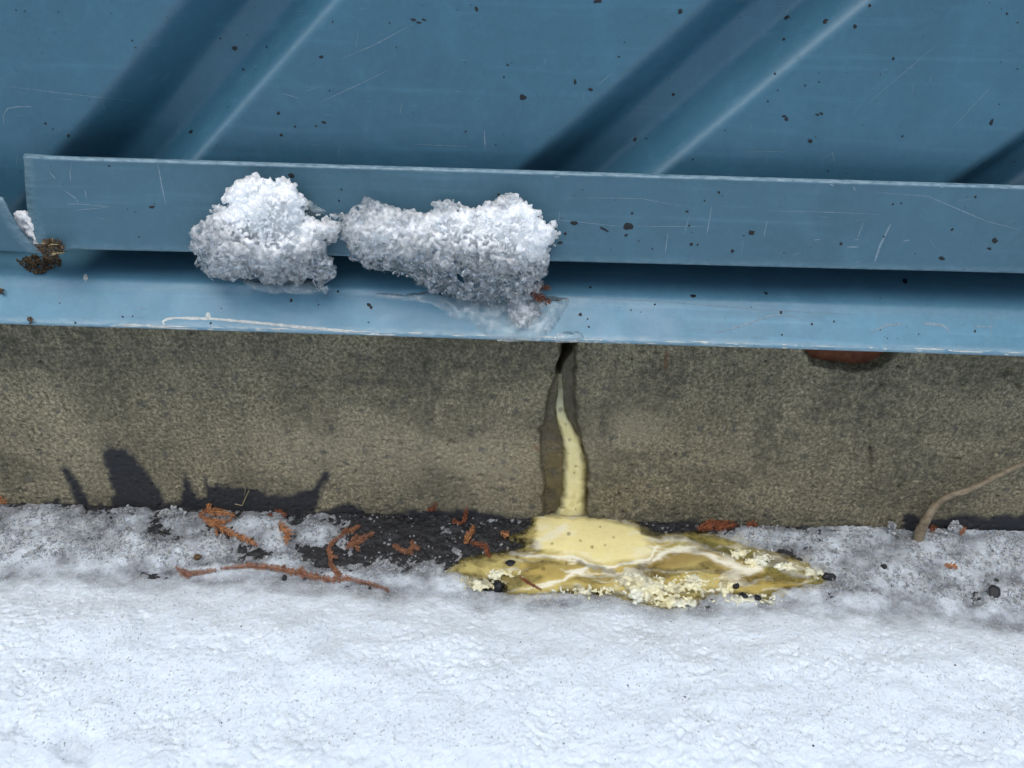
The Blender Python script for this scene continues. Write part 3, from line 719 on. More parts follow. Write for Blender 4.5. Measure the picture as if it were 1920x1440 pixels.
# torn dark flakes
for x, y in ((775, 37), (785, 42), (795, 37), (1540, 213), (1533, 215), (1470, 218), (1474, 224)): add_speck(x, y, 3.4, 1.8, 0.2)
for _ in range(230):
    x, y = rg.uniform(0, 1920), rg.uniform(0, 655); h = hit(x, y)
    add_speck(x, y, min(3.2, 0.7 + rg.expovariate(1.8)), rg.uniform(0.8, 1.7), rg.uniform(0, 3))
for pts, wd in [([(8, 236), (6, 215), (15, 203), (32, 200), (60, 200)], 3), ([(645, 108), (700, 85), (775, 45)], 1.6), ([(600, 192), (680, 155), (730, 130)], 1.6), ([(530, 175), (560, 184)], 2), ([(770, 270), (880, 275)], 1.4), ([(0, 160), (120, 175), (260, 190)], 1.4),
                ([(296, 307), (303, 345), (311, 383)], 3), ([(92, 322), (105, 336)], 2.2), ([(131, 318), (133, 340)], 2.5), ([(125, 382), (160, 383), (208, 388)], 2.2), ([(140, 394), (190, 390), (205, 387)], 1.8), ([(122, 358), (140, 370), (148, 380)], 2), ([(160, 356), (162, 372)], 2),
                ([(1050, 395), (1045, 430)], 2), ([(1252, 436), (1247, 475)], 2.2), ([(1292, 405), (1283, 440)], 2), ([(1335, 385), (1325, 440)], 2), ([(1438, 415), (1432, 445)], 2), ([(1060, 370), (1200, 372), (1300, 390)], 1.2), ([(1030, 410), (1120, 420), (1180, 426)], 1.3), ([(1190, 424), (1320, 425)], 1.6),
                ([(1440, 395), (1560, 398), (1650, 402)], 1.6), ([(1640, 360), (1740, 368), (1780, 385), (1850, 415), (1918, 432)], 1.8), ([(1670, 420), (1650, 460), (1640, 490)], 6), ([(1588, 463), (1610, 463)], 3), ([(1693, 452), (1705, 450)], 3), ([(1525, 450), (1538, 449)], 2.6), ([(1600, 450), (1610, 449)], 2.4), ([(1620, 415), (1606, 450)], 1.6),
                ([(1340, 625), (1400, 608), (1450, 590), (1490, 592), (1508, 604)], 5), ([(1388, 551), (1391, 570)], 2.4), ([(1070, 556), (1250, 566), (1420, 580), (1600, 590)], 1.8), ([(1630, 626), (1660, 610), (1700, 606)], 7), ([(1730, 606), (1770, 610), (1780, 622)], 9), ([(1825, 612), (1865, 613)], 4), ([(1860, 575), (1858, 640)], 1.6), ([(820, 560), (860, 600)], 2),
                ([(1560, 285), (1565, 305)], 2), ([(1395, 285), (1480, 284)], 1.4), ([(1120, 160), (1150, 135)], 1.5), ([(908, 245), (910, 280)], 3), ([(1540, 300), (1565, 285)], 1.4), ([(1785, 240), (1870, 150)], 1.2), ([(1620, 200), (1760, 80)], 1.2), ([(445, 205), (470, 180)], 1.2),
                ([(760, 320), (850, 326)], 1.6), ([(1038, 332), (1050, 331)], 3), ([(1555, 345), (1563, 348)], 4), ([(1600, 350), (1604, 358)], 3), ([(1762, 350), (1770, 351)], 3.4), ([(1870, 352), (1890, 354)], 3)]:
    add_rib(SCRS, pts, wd)
for _ in range(110):
    x, y = rg.uniform(0, 1920), rg.uniform(0, 650); l = rg.uniform(6, 36); a = rg.choice([rg.gauss(0.03, 0.15), rg.gauss(0.03, .1), rg.uniform(-2, 2), 1.7])
    add_rib(SCRS, [(x, y), (x + l * math.cos(a), y + l * math.sin(a))], rg.uniform(0.5, 1.1))
add_rib(SEAL, [(308, 610), (304, 604), (310, 599), (330, 596), (400, 598), (480, 605), (560, 613), (640, 620), (760, 631), (900, 641)], 5, False)
add_rib(SEAL, [(205, 611), (245, 609), (290, 612)], 4)
for _ in range(70):
    x = rg.uniform(200, 1900); y = 605 + x * 0.0318 - rg.uniform(-1, 6); l = rg.expovariate(1 / 16) + 5
    add_rib(SEAL, [(x, y), (x + l, y + l * 0.032)], rg.uniform(1, 3.2))
for x, y in ((1300, 650), (1320, 655), (1590, 660), (1610, 662), (700, 630), (650, 624)): add_rib(SEAL, [(x, y), (x + 24, y + 3)], 6)
for x, y in ((160, 520), (390, 592)): add_rib(SEAL, [(x, y - 6), (x + 1, y + 8)], 9)
for k, o in OWN.items():
    if SPK[k].v: obj('dirt_specks', SPK[k].mesh('dirt_specks'), M_SPECK, o, kind='stuff')
    if SCRS[k].v: obj('scratches', SCRS[k].mesh('scratches'), M_SCR, o, kind='stuff')
    if SEAL[k].v: obj('sealant_smears', SEAL[k].mesh('sealant_smears'), M_SEAL, o, kind='stuff')

# ------------------------------------------------------------------ ice and snow clinging to the strip
def clump(name, label, poly, white_fn, n, hmax, seed, film):
    rng = np.random.default_rng(seed); pa = np.array(poly)
    x0, y0 = pa.min(0); x1, y1 = pa.max(0)
    m_ = n * 5; x = rng.uniform(x0 - 6, x1 + 6, m_); y = rng.uniform(y0 - 6, y1 + 6, m_)
    d = -sdf(x, y, poly) + 30 * (fbm(x / 16, y / 16, 3, seed, 0.65) - 0.5) + 2; k = d > 0; x, y, d = x[k][:n], y[k][:n], d[k][:n]
    wh = np.clip(white_fn(x, y), 0, 1.3)
    holes = fbm(x / 16, y / 16, 2, seed + 5)
    keep = (holes > 0.30) | (wh > 0.6) ; x, y, d, wh = x[keep], y[keep], d[keep], wh[keep]
    yb = np.empty(len(x))
    for i in range(len(x)):
        h = hit(x[i], y[i], ['strip', 'ledge']); yb[i] = min(h[0].y, Y_BB if y[i] < 560 else h[0].y) if h else Y_BB
    H = hmax * np.sqrt(np.clip(d / 55, 0, 1)) * (0.65 + 0.7 * fbm(x / 40, y / 40, 3, seed + 9))
    H = H * np.where(y > 500, 0.75, 1.0) * np.where(y > 550, 0.7, 1.0)
    off = H * rng.uniform(0, 1, len(x)) ** 0.6
    P = on_y(x, y, yb - off - 0.0003)
    R = np.where(rng.uniform(size=len(x)) < 0.3 + 0.7 * wh, rng.uniform(0.00035, 0.0007, len(x)), rng.uniform(0.0006, 0.0013, len(x)))
    R = np.minimum(R, 0.0006 + d * 0.00009)
    kc = rng.permutation(len(x))[:1100]; kc = kc[d[kc] > 8]           # a dense core so that the heap is solid
    P = np.concatenate([P, on_y(x[kc], y[kc], yb[kc] - 0.5 * H[kc])]); R = np.concatenate([R, np.minimum(0.0026, 0.0005 + d[kc] * 0.00008)])
    V, Fc, gi = grains(rng, P, R, 2, 0.1)
    me = fuse(V, Fc, 0.00028)
    V = np.zeros(len(me.vertices) * 3, np.float32); me.vertices.foreach_get('co', V); V = V.reshape(-1, 3); qx, qy = project(V)
    w_ = np.clip(white_fn(qx, qy) + 0.10 + 0.5 * (vnoise(V[:, 0] / 0.0012, V[:, 1] / 0.0012, V[:, 2] / 0.0012, seed) - 0.5), 0, 1.3); attr(me, 'white', w_)
    base = empty(name, tuple(P.mean(0)), label, 'ice')
    o = obj('ice_grains', me, M_ICE, kind='stuff'); part_to(o, base)
    for fp in film:
        fo = film_mesh([fp], seed); part_to(fo, base)
    return base
def film_mesh(polys, seed, th=0.0022):
    s = Soup()
    for poly in polys:
        pa = np.array(poly); x0, y0 = pa.min(0); x1, y1 = pa.max(0); st = 4.0
        xs_ = np.arange(x0 - st, x1 + st, st); ys_ = np.arange(y0 - st, y1 + st, st); G = np.meshgrid(xs_, ys_)
        D = -sdf(G[0], G[1], poly); N = fbm(G[0] / 30, G[1] / 30, 3, seed + 3)
        idx = {}
        pts = []
        for j in range(len(ys_)):
            for i in range(len(xs_)):
                if D[j, i] > -st:
                    h = hit(G[0][j, i], G[1][j, i], ['ledge', 'strip'])
                    if h:
                        t = math.sqrt(max(D[j, i], 0.0) / 14) if D[j, i] < 14 else 1.0
                        idx[(j, i)] = len(pts); pts.append(h[0] + h[1] * (-0.0002 + th * t * (0.5 + N[j, i])))
        fs = [(idx[(j, i)], idx[(j, i + 1)], idx[(j + 1, i + 1)], idx[(j + 1, i)]) for (j, i) in idx if (j, i + 1) in idx and (j + 1, i + 1) in idx and (j + 1, i) in idx]
        s.poly(pts, fs)
    return obj('melt_film', s.mesh('melt_film'), M_FILM)
LC = [(362, 432), (385, 418), (395, 395), (424, 388), (426, 365), (440, 345), (470, 338), (492, 330), (512, 335), (545, 342), (560, 350), (572, 372), (578, 384), (562, 388), (572, 405), (600, 408), (640, 415), (642, 440), (615, 452), (612, 478), (625, 500), (622, 525), (612, 553), (600, 548), (590, 528),
      (560, 526), (520, 528), (480, 524), (430, 524), (395, 520), (372, 492), (362, 468)]
def wl(x, y): return 1.5 * blob(x, y, 500, 385, 85, 62) + 0.7 * blob(x, y, 520, 440, 70, 35) + 0.25 * blob(x, y, 600, 425, 50, 22) + 0.04 + 0.35 * (fbm(x / 14, y / 14, 3, 4) - 0.5)
FL = [[(440, 520), (500, 524), (590, 522), (600, 545), (575, 552), (535, 548), (505, 549), (470, 540)], [(560, 380), (580, 375), (600, 390), (612, 395), (606, 402), (580, 404)]]
clump('ice_lump', 'rounded heap of white snow and glassy ice grains with an icy drip point', LC, wl, 5600, 0.014, 5, FL)
RC = [(640, 412), (660, 392), (685, 374), (712, 378), (735, 392), (770, 398), (805, 402), (822, 380), (848, 374), (852, 388), (890, 386), (920, 384), (945, 370), (975, 368), (992, 384), (1012, 396), (1022, 412), (1040, 420), (1044, 446), (1036, 462), (1026, 482), (1020, 502), (1016, 530), (1002, 560), (1008, 590),
      (990, 606), (958, 606), (950, 584), (930, 572), (890, 566), (850, 556), (812, 545), (780, 524), (745, 510), (705, 500), (670, 490), (660, 470), (640, 448)]
def wr(x, y): return 1.4 * blob(x, y, 880, 425, 75, 42) + 1.4 * blob(x, y, 990, 430, 60, 55) + 0.75 * blob(x, y, 730, 430, 75, 40) + 0.45 * blob(x, y, 985, 585, 25, 25) - 0.06 + 0.4 * (fbm(x / 14, y / 14, 3, 6) - 0.5)
FR = [[(700, 551), (760, 553), (810, 545), (900, 548), (960, 552), (1000, 556), (1040, 556), (1066, 560), (1064, 574), (1052, 594), (1036, 618), (1010, 642), (955, 644), (915, 634), (886, 606), (850, 600), (835, 584), (804, 568), (770, 563), (710, 557)],
      [(1040, 630), (1060, 622), (1085, 620), (1096, 632), (1075, 644), (1040, 645)]]
clump('ice_lump', 'long low ridge of melting granular ice with a cedar scrap frozen into it', RC, wr, 7600, 0.012, 8, FR)
# snow caught in the gap between the two strips
def snow_wedge():
    rng = np.random.default_rng(21); poly = [(30, 400), (44, 396), (58, 408), (64, 425), (76, 445), (84, 458), (70, 462), (52, 446), (38, 425)]
    x = rng.uniform(25, 90, 4000); y = rng.uniform(392, 468, 4000); k = sdf(x, y, poly) < 0; x, y = x[k][:700], y[k][:700]
    P = on_y(x, y, rng.uniform(-0.0195, -0.008, len(x)))
    V, Fc, gi = grains(rng, P, rng.uniform(0.0005, 0.0011, len(x)), 2)
    me = fuse(V, Fc, 0.0003); attr(me, 'white', np.full(len(me.vertices), 1.1)); obj('snow_wedge', me, M_ICE, label='small wedge of white snow caught in the gap between the two strips', cat='snow')
snow_wedge()

# ------------------------------------------------------------------ dirt at the joint of the strips
def fibres(name, label, poly, n, seed, yfun, lmm=(2, 6), wmm=0.35, mats=(M_DEBRIS, M_STRAW, M_MUD), cat='debris', crumbs=120):
    rg_ = random.Random(seed); rng = np.random.default_rng(seed); pa = np.array(poly); (x0, y0), (x1, y1) = pa.min(0), pa.max(0)
    s = Soup(); mi = []
    c = 0
    while c < n:
        x, y = rg_.uniform(x0, x1), rg_.uniform(y0, y1)
        if sdf(np.array(x), np.array(y), poly) > 0: continue
        P = Vector(on_y(x, y, yfun(x, y, rg_))); a = rg_.gauss(-0.55, 0.6); L = rg_.uniform(*lmm) / 1000; w_ = wmm / 1000 * rg_.uniform(0.5, 1.6)
        dv = Vector((math.cos(a), rg_.uniform(-.4, .4), math.sin(a))).normalized(); sv = dv.cross(Vector((rg_.uniform(-.5, .5), -1, 0.4))).normalized(); up = sv.cross(dv)
        A, B = P - dv * L / 2, P + dv * L / 2
        pts = [A + sv * w_, A + up * w_, A - sv * w_, B + sv * w_ * .6, B + up * w_ * .6, B - sv * w_ * .6]
        s.poly(pts, [(0, 1, 4, 3), (1, 2, 5, 4), (2, 0, 3, 5), (0, 2, 1), (3, 4, 5)]); mi += [rg_.choices(range(3), (5, 2, 4))[0]] * 5; c += 1
    c = 0
    cr = []
    while c < crumbs:
        x, y = rg_.uniform(x0, x1), rg_.uniform(y0, y1)
        if sdf(np.array(x), np.array(y), poly) > 0: continue
        cr.append(on_y(x, y, yfun(x, y, rg_))); c += 1
    V, Fc, gi = grains(rng, np.array(cr), rng.uniform(0.00018, 0.0007, len(cr)), 1)
    s.poly(V.tolist(), Fc.tolist()); gm = rng.choice([0, 2], len(cr)); mi += list(np.repeat(gm, len(ico(1)[1])))
    me = s.mesh(name); me.materials.append(mats[0]); me.materials.append(mats[1]); me.materials.append(mats[2])
    me.polygons.foreach_set('material_index', np.array(mi, dtype=np.int32))
    return obj(name, me, None, label=label, cat=cat, sm=False)
fibres('debris_clump', 'brown clump of rotten plant fibres stuck at the joint of the strips', [(72, 462), (88, 448), (112, 452), (121, 460), (108, 480), (98, 488), (80, 476)], 80, 5,
       lambda x, y, r: -0.0195 - r.uniform(0, 0.004), (1.5, 4.5), 0.24)
def ledge_y(x, y, r):
    h = hit(x, y, ['ledge']); return h[0].y - r.uniform(0.0002, 0.0016) if h else -0.015
fibres('dirt_smear', 'dark mossy dirt crumbs spread on the flashing below the bent strip end', [(30, 488), (60, 478), (112, 482), (116, 496), (85, 508), (68, 515), (52, 506)], 45, 6, ledge_y, (0.8, 2.2), 0.22, crumbs=330)
fibres('dirt_smear', 'tiny rust brown crumb of dirt lying alone on the flashing', [(-6, 542), (6, 540), (8, 550), (-4, 552)], 5, 7, ledge_y, (0.5, 1.4), 0.25, crumbs=14)
fibres('dirt_smear', 'dark dirt tuft on the lower edge of the flashing', [(50, 598), (58, 592), (63, 606), (56, 612)], 8, 8, ledge_y, (0.6, 2.0), 0.2, crumbs=12)

# ------------------------------------------------------------------ yellow spill
YM = Mat('creamy_yellow_liquid')
YM.set('Base Color', YM.mix(YM.ramp(YM.noise(500, 4, 0.7), [(0.3, 0.0), (0.75, 0.10)]), YM.at('col').outputs['Color'], (0.10, 0.075, 0.02)))
YM.set('Roughness', 0.16); YM.set('Coat Weight', 0.3); YM.set('Coat Roughness', 0.05); YM.set('Specular IOR Level', 0.45); YM.set('Subsurface Weight', 0.25); YM.set('Subsurface Scale', 0.001); YM.set('Subsurface Radius', (1.0, 0.9, 0.6))
YM.set('Normal', YM.bump(YM.noise(180, 3), 0.0006, 0.25))
tr = YM.n('ShaderNodeBsdfTransparent'); tr.inputs[0].default_value = (0.80, 0.74, 0.55, 1)
ymx = YM.n('ShaderNodeMixShader')
yth = YM.math('ADD', YM.at('thin').outputs['Fac'], YM.math('MULTIPLY', YM.math('SUBTRACT', YM.noise(350, 5, 0.7), 0.5), YM.math('MULTIPLY', YM.at('thin').outputs['Fac'], 1.2)), True)
YM.l(yth, ymx.inputs[0]); YM.l(YM.p.outputs[0], ymx.inputs[1]); YM.l(tr.outputs[0], ymx.inputs[2]); YM.l(ymx.outputs[0], YM.out.inputs[0])
M_YEL = YM.m
def lin(r, g_, b_): return np.array([((v / 255 + 0.055) / 1.055) ** 2.4 if v > 10 else v / 255 / 12.92 for v in (r, g_, b_)])
SPILL = empty('yellow_spill', (0.03, -0.006, 0.0), 'creamy yellow liquid running from the wall crack into a swirled puddle', 'spill')
# stream in the channel
ST = [(1050, 700, 3), (1050, 725, 4), (1049, 748, 6), (1051, 765, 8), (1056, 785, 10), (1063, 805, 13), (1070, 825, 15), (1075, 845, 16), (1078, 865, 18), (1078, 885, 19), (1077, 905, 19), (1075, 925, 20), (1073, 945, 21), (1071, 962, 24), (1069, 978, 30)]
rows = []; cols = []; thins = []
tl = np.linspace(0, len(ST) - 1, 140); 
for t in tl:
    x = np.interp(t, range(len(ST)), [a[0] for a in ST]) + 1.2 * math.sin(t * 1.3); y = np.interp(t, range(len(ST)), [a[1] for a in ST]); hw = 1.35 * np.interp(t, range(len(ST)), [a[2] for a in ST])
    for k in np.linspace(-1, 1, 25):
        thins.append(max(smooth(0.35, 1.0, abs(k) + 0.25 * (float(vnoise(np.array(t * 1.9), np.array(k * 2 + 5.0), seed=5)) - 0.5)) * 0.97, 0.55 * smooth(770, 715, y)))
        h = hit(x + k * hw, y, ['concrete']); base = h[0].y if h else 0.003
        P = on_y(x + k * hw, y, base); bulge = 0.0009 * (1 - k * k) * min(1, hw / 14) 
        rows.append(P + np.array([0, -bulge + (0.0012 if abs(k) == 1 else -0.0002), 0]))
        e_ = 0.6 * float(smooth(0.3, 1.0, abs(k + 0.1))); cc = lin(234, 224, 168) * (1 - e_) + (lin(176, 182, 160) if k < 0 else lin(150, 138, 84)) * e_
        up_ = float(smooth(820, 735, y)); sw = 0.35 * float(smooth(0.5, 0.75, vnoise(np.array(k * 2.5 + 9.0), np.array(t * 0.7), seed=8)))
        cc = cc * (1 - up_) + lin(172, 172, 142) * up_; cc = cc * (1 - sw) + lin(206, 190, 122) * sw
        for bx_, by_, br_ in ((1051, 766, 4.5), (1061, 793, 2.5), (1068, 822, 3), (1066, 848, 2), (1080, 872, 2.4), (1076, 884, 2), (1079, 952, 2.2)):
            if math.hypot(x + k * hw - bx_, y - by_) < br_: cc = cc * 0.55
        cols.append(cc)
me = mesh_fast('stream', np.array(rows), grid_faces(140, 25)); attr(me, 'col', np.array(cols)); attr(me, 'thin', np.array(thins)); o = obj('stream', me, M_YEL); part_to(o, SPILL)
# smooth out the base of the stream
# puddle sheet on the ground
st = 0.00055
P_ = on_z(np.array([830, 1560, 830, 1560]), np.array([955, 955, 1150, 1150]), 0.0)
ax_ = np.arange(P_[:, 0].min() - .01, P_[:, 0].max() + .01, st); ay_ = np.arange(-0.068, 0.0034, st)
AX, AY = np.meshgrid(ax_, ay_); X, Y = AX.ravel(), AY.ravel()
zl = 0.0008
px, py = project(np.stack([X, Y, np.full_like(X, zl)], 1))
wx = px + 34 * (fbm(X / 0.012, Y / 0.008, 4, 91, 0.6) - 0.5); wy = py + 26 * (fbm(X / 0.014, Y / 0.008, 4, 93, 0.6) - 0.5)
D = -sdf(px, py, POOL) + 7 * (fbm(X / 0.005, Y / 0.005, 3, 95) - 0.5) + 2
CREAM, OCHRE, PALE, OLIVE, BROWN = lin(238, 227, 165), lin(200, 176, 98), lin(244, 242, 222), lin(182, 174, 92), lin(150, 126, 72)
col = np.tile(lin(216, 200, 128), (len(X), 1))
def lay(c_, k_): 
    global col; k_ = np.clip(k_, 0, 1)[:, None]; col = col * (1 - k_) + c_ * k_
def stroke(pts, wd, soft=1.0): return smooth(wd * (1 + soft), wd * (1 - 0.8 * soft), dist_line(wx, wy, pts))
lay(OLIVE, 0.75 * stroke([(1270, 1012), (1340, 1018), (1400, 1035)], 18)); lay(OLIVE, 0.8 * stroke([(1440, 1082), (1500, 1084), (1535, 1088)], 16))
lay(BROWN, 0.75 * stroke([(1215, 1062), (1270, 1048), (1320, 1045), (1360, 1062), (1420, 1082)], 13)); lay(OCHRE, 0.8 * stroke([(1360, 1078), (1430, 1095), (1500, 1092)], 14)); lay(OCHRE, 0.7 * stroke([(1240, 1090), (1270, 1100)], 22))
lay(BROWN, 0.5 * stroke([(1010, 1062), (1060, 1072), (1110, 1060)], 14)); lay(OCHRE, 0.7 * stroke([(990, 1070), (1040, 1090), (1090, 1085), (1160, 1075)], 15)); lay(BROWN, 0.5 * stroke([(900, 1040), (960, 1036), (1010, 1040)], 6))
main = smooth(6, -8, sdf(wx, wy, [(1004, 966), (1110, 968), (1190, 985), (1215, 1005), (1218, 1040), (1190, 1054), (1120, 1056), (1050, 1045), (1008, 1020), (1000, 990)])); lay(CREAM, main)
lay(PALE, 0.9 * stroke([(955, 1036), (1010, 1043), (1070, 1052), (1110, 1062), (1170, 1062), (1215, 1050), (1228, 1020)], 3)); lay(PALE, 0.9 * stroke([(1105, 1062), (1080, 1082), (1050, 1100), (1010, 1108)], 3.2)); lay(PALE, 0.9 * stroke([(1225, 1052), (1260, 1032), (1300, 1035), (1345, 1055), (1390, 1070), (1430, 1070)], 4.4))
lay(PALE, 0.85 * stroke([(1245, 1005), (1290, 1020), (1340, 1035), (1370, 1055)], 4)); lay(PALE, 0.9 * stroke([(1470, 1068), (1510, 1078), (1525, 1076)], 4)); lay(PALE, 0.55 * stroke([(1055, 985), (1030, 1010), (1012, 1025)], 4)); lay(lin(232, 226, 196), 0.95 * smooth(3.2, 1.0, dist_line(px, py, [(1012, 963), (1045, 966), (1068, 973), (1100, 967), (1140, 973), (1190, 983), (1222, 996), (1240, 1003)])))
lay(PALE, 0.75 * smooth(0.56, 0.70, fbm(wx / 60, wy / 7, 4, 97)) * (1 - main)); lay(PALE, 0.35 * smooth(0.58, 0.72, fbm(wx / 50, wy / 10, 3, 98)) * main); lay(BROWN, 0.35 * smooth(0.6, 0.8, fbm(wx / 70, wy / 12, 3, 99)) * (1 - main))
lay(lin(60, 62, 52), 0.75 * smooth(8, 3, dist_line(px, py, [(1205, 1000), (1235, 1006)]))); lay(lin(40, 42, 40), blob(px, py, 957, 1057, 9, 5)); lay(lin(70, 66, 50), 0.6 * stroke([(1080, 1060), (1120, 1064), (1150, 1072)], 3))
for x, y, r in ((1066, 1003, 3.5), (1110, 1028, 3), (1088, 1016, 2.2), (1134, 1024, 2), (1062, 1058, 3), (970, 1046, 4), (1019, 1068, 4), (1150, 1010, 2), (1125, 990, 2), (1035, 1022, 2.4)): lay(lin(130, 112, 62), 0.7 * smooth(r + 1, r - 1, np.hypot(px - x, py - y)))
z = zl + 0.0005 * np.tanh(D / 18) + 0.0003 * main + 0.0005 * (fbm(X / 0.012, Y / 0.006, 3, 101) - 0.5) + 0.0010 * 0.6 * (1 - main) * (fbm(X / 0.0035, Y / 0.0035, 3, 103) - 0.5)
thin = 0.95 * smooth(20, -3, D + 10 * (fbm(X / 0.004, Y / 0.003, 3, 107) - 0.5)) * (1 - 0.8 * main)
pale = np.maximum(np.maximum(stroke([(955, 1036), (1010, 1043), (1070, 1052), (1110, 1062), (1170, 1062), (1215, 1050), (1228, 1020)], 7), stroke([(1105, 1062), (1080, 1082), (1050, 1100), (1010, 1108)], 7)), stroke([(1225, 1052), (1260, 1032), (1300, 1035), (1345, 1055), (1390, 1070), (1430, 1070)], 8))
thin = np.maximum(thin, (0.18 + 0.5 * smooth(0.4, 0.7, fbm(wx / 50, wy / 16, 3, 111))) * (1 - main) * (1 - pale))
thin = np.maximum(thin, 0.7 * smooth(1000, 880, px + 0.6 * (py - 1040)) * (1 - 0.6 * smooth(0.5, 0.7, fbm(X / 0.004, Y / 0.004, 3, 113))))
thin = np.maximum(thin, 0.45 * smooth(0.5, 0.75, fbm(wx / 45, wy / 14, 3, 109)) * (1 - main))
z = np.where(D < 0, zl + 0.0005 * np.tanh(D / 18) - 0.0012 * smooth(0, -8, D), z)
keepv = (D > -9).reshape(AX.shape)
fcs = grid_faces(len(ay_), len(ax_)); kv = keepv.ravel(); fcs = fcs[kv[fcs].all(1)]
used = np.unique(fcs); remap = -np.ones(len(X), int); remap[used] = np.arange(len(used))
me = mesh_fast('puddle', np.stack([X, Y, z], 1)[used], remap[fcs]); attr(me, 'col', col[used]); attr(me, 'thin', thin[used]); o = obj('puddle', me, M_YEL); part_to(o, SPILL)
BV_POOL = bvh(me)
# curdled, stained snow grains along the puddle's snow side
rng = np.random.default_rng(77)
cps = []; crs = []; ccs = []
for (x, y, rx, ry, n, r0, r1, cA) in ((1215, 1104, 48, 24, 620, .0006, .0015, (226, 218, 176)), (1300, 1095, 36, 20, 300, .0005, .0012, (222, 214, 168)), (1358, 1098, 12, 16, 110, .0006, .0014, (228, 220, 178)), (1265, 1128, 48, 11, 260, .0004, .0011, (230, 226, 196)),
                                        (1420, 1050, 40, 14, 240, .0004, .0010, (216, 210, 170)), (1475, 1062, 22, 10, 110, .0004, .0010, (206, 208, 160)), (1400, 1126, 70, 11, 240, .0004, .0010, (224, 224, 200)), (1100, 1108, 60, 8, 160, .0004, .0009, (226, 222, 190)),
                                        (900, 1092, 46, 14, 260, .0004, .0010, (214, 214, 186)), (940, 1075, 30, 10, 130, .0004, .0009, (216, 208, 150)), (1385, 1036, 26, 10, 120, .0004, .0010, (214, 212, 184)), (1525, 1075, 14, 10, 80, .0005, .0012, (190, 204, 170)), (1170, 1092, 18, 14, 120, .0005, .0012, (232, 226, 190))):
    n = int(n * 0.6); aa = rng.uniform(0, 6.283, n); rr_ = np.abs(rng.normal(size=n)) * 0.62; rr_ = np.where(rr_ > 1.25, rr_ * 0.5, rr_); rr_ = rr_ * (0.6 + 0.8 * vnoise(np.cos(aa) * 1.7 + x, np.sin(aa) * 1.7 + y, seed=3)); xx = x + rx * rr_ * np.cos(aa); yy = y + ry * rr_ * np.sin(aa)
    q = on_z(xx, yy, 0.0010 + rng.uniform(0, 0.0018, n) * np.exp(-((xx - x) / rx) ** 2 - ((yy - y) / ry) ** 2))
    cps.append(q); crs.append(rng.uniform(r0, r1, n)); ccs.append(np.clip(lin(*cA)[None] * rng.uniform(0.8, 1.1, (n, 1)), 0, 1))
cps = np.concatenate(cps); crs = np.concatenate(crs); ccs = np.concatenate(ccs)
ok = cps[:, 1] < -0.001; cps, crs, ccs = cps[ok], crs[ok], ccs[ok]
V, Fc, gi = grains(rng, cps, crs, 2, 0.1, 0.3); me = fuse(V, Fc, 0.00035)
V = np.zeros(len(me.vertices) * 3, np.float32); me.vertices.foreach_get('co', V); V = V.reshape(-1, 3)
kd = np.clip(fbm(V[:, 0] / 0.006, V[:, 1] / 0.006, 3, 301) * 1.6 - 0.3, 0, 1)[:, None]
attr(me, 'col', lin(226, 217, 168)[None] * kd + lin(216, 219, 204)[None] * (1 - kd)); attr(me, 'thin', 0.5 * smooth(0.5, 0.7, fbm(V[:, 0] / 0.003, V[:, 1] / 0.003, 2, 303))); o = obj('curdled_grains', me, M_YEL, kind='stuff'); part_to(o, SPILL)

# ------------------------------------------------------------------ loose snow and slush grains over the sheet
rng = np.random.default_rng(55)
N = 90000
x = rng.uniform(-60, 1980, N); y = rng.uniform(945, 1445, N); G = on_z(x, y, 0.004)
X, Y = G[:, 0], G[:, 1]
h, wh, s, d, inp = snow_fields(X, Y)
gh = ground_height(X, Y)
cov = np.where(d > -5, 0.15, np.clip(s * 0.9 + 0.05, 0, 1) * (fbm(X / 0.006, Y / 0.006, 3, 79) > 0.36))
k = (rng.uniform(size=N) < cov) & (Y < -0.0012) & ~((inp < 4) & (d < 25)); 
X, Y, h, wh, d, gh = X[k], Y[k], h[k], wh[k], d[k], gh[k]
z = np.maximum(h, gh) + rng.uniform(-0.0001, 0.0004, len(X))
R = np.where(d > -15, rng.uniform(0.00016, 0.00034, len(X)), rng.uniform(0.00028, 0.00085, len(X)))
V, Fc, gi = grains(rng, np.stack([X, Y, z], 1), R, 1)
me = mesh_fast('loose_grains', V, Fc); attr(me, 'white', np.clip(np.where(d > 10, 1.2, 0.1 + 0.5 * wh) + rng.normal(size=len(X)) * 0.15, 0, 1)[gi])
obj('loose_grains', me, M_ICE, snow_obj, sm=False, kind='stuff')
# dirt melted into the snow: tiny grey grit
rng = np.random.default_rng(91); N = 5200
x = rng.uniform(-40, 1960, N); y = rng.uniform(960, 1445, N); G = on_z(x, y, 0.012); X, Y = G[:, 0], G[:, 1]
h, wh, s, d, inp = snow_fields(X, Y)
k = (Y < -0.004) & (inp > 8) & (rng.uniform(size=N) < 0.10 + 0.5 * smooth(0.5, 0.68, fbm(X / 0.02, Y / 0.014, 3, 211)) * smooth(-0.1, 0.15, X) + 0.3 * (d < 0)) & (h > 0)
X, Y, h = X[k], Y[k], h[k]
V, Fc, gi = grains(rng, np.stack([X, Y, h - 0.00002], 1), 0.00009 + rng.exponential(0.00007, len(X)), 1)
obj('melted_in_grit', mesh_fast('melted_in_grit', V, Fc), simple('grey_grit', (0.10, 0.105, 0.12), 0.7, 0.5, 900, 0), snow_obj, sm=False, kind='stuff')
BV_SNOW = bvh(SNOWME)
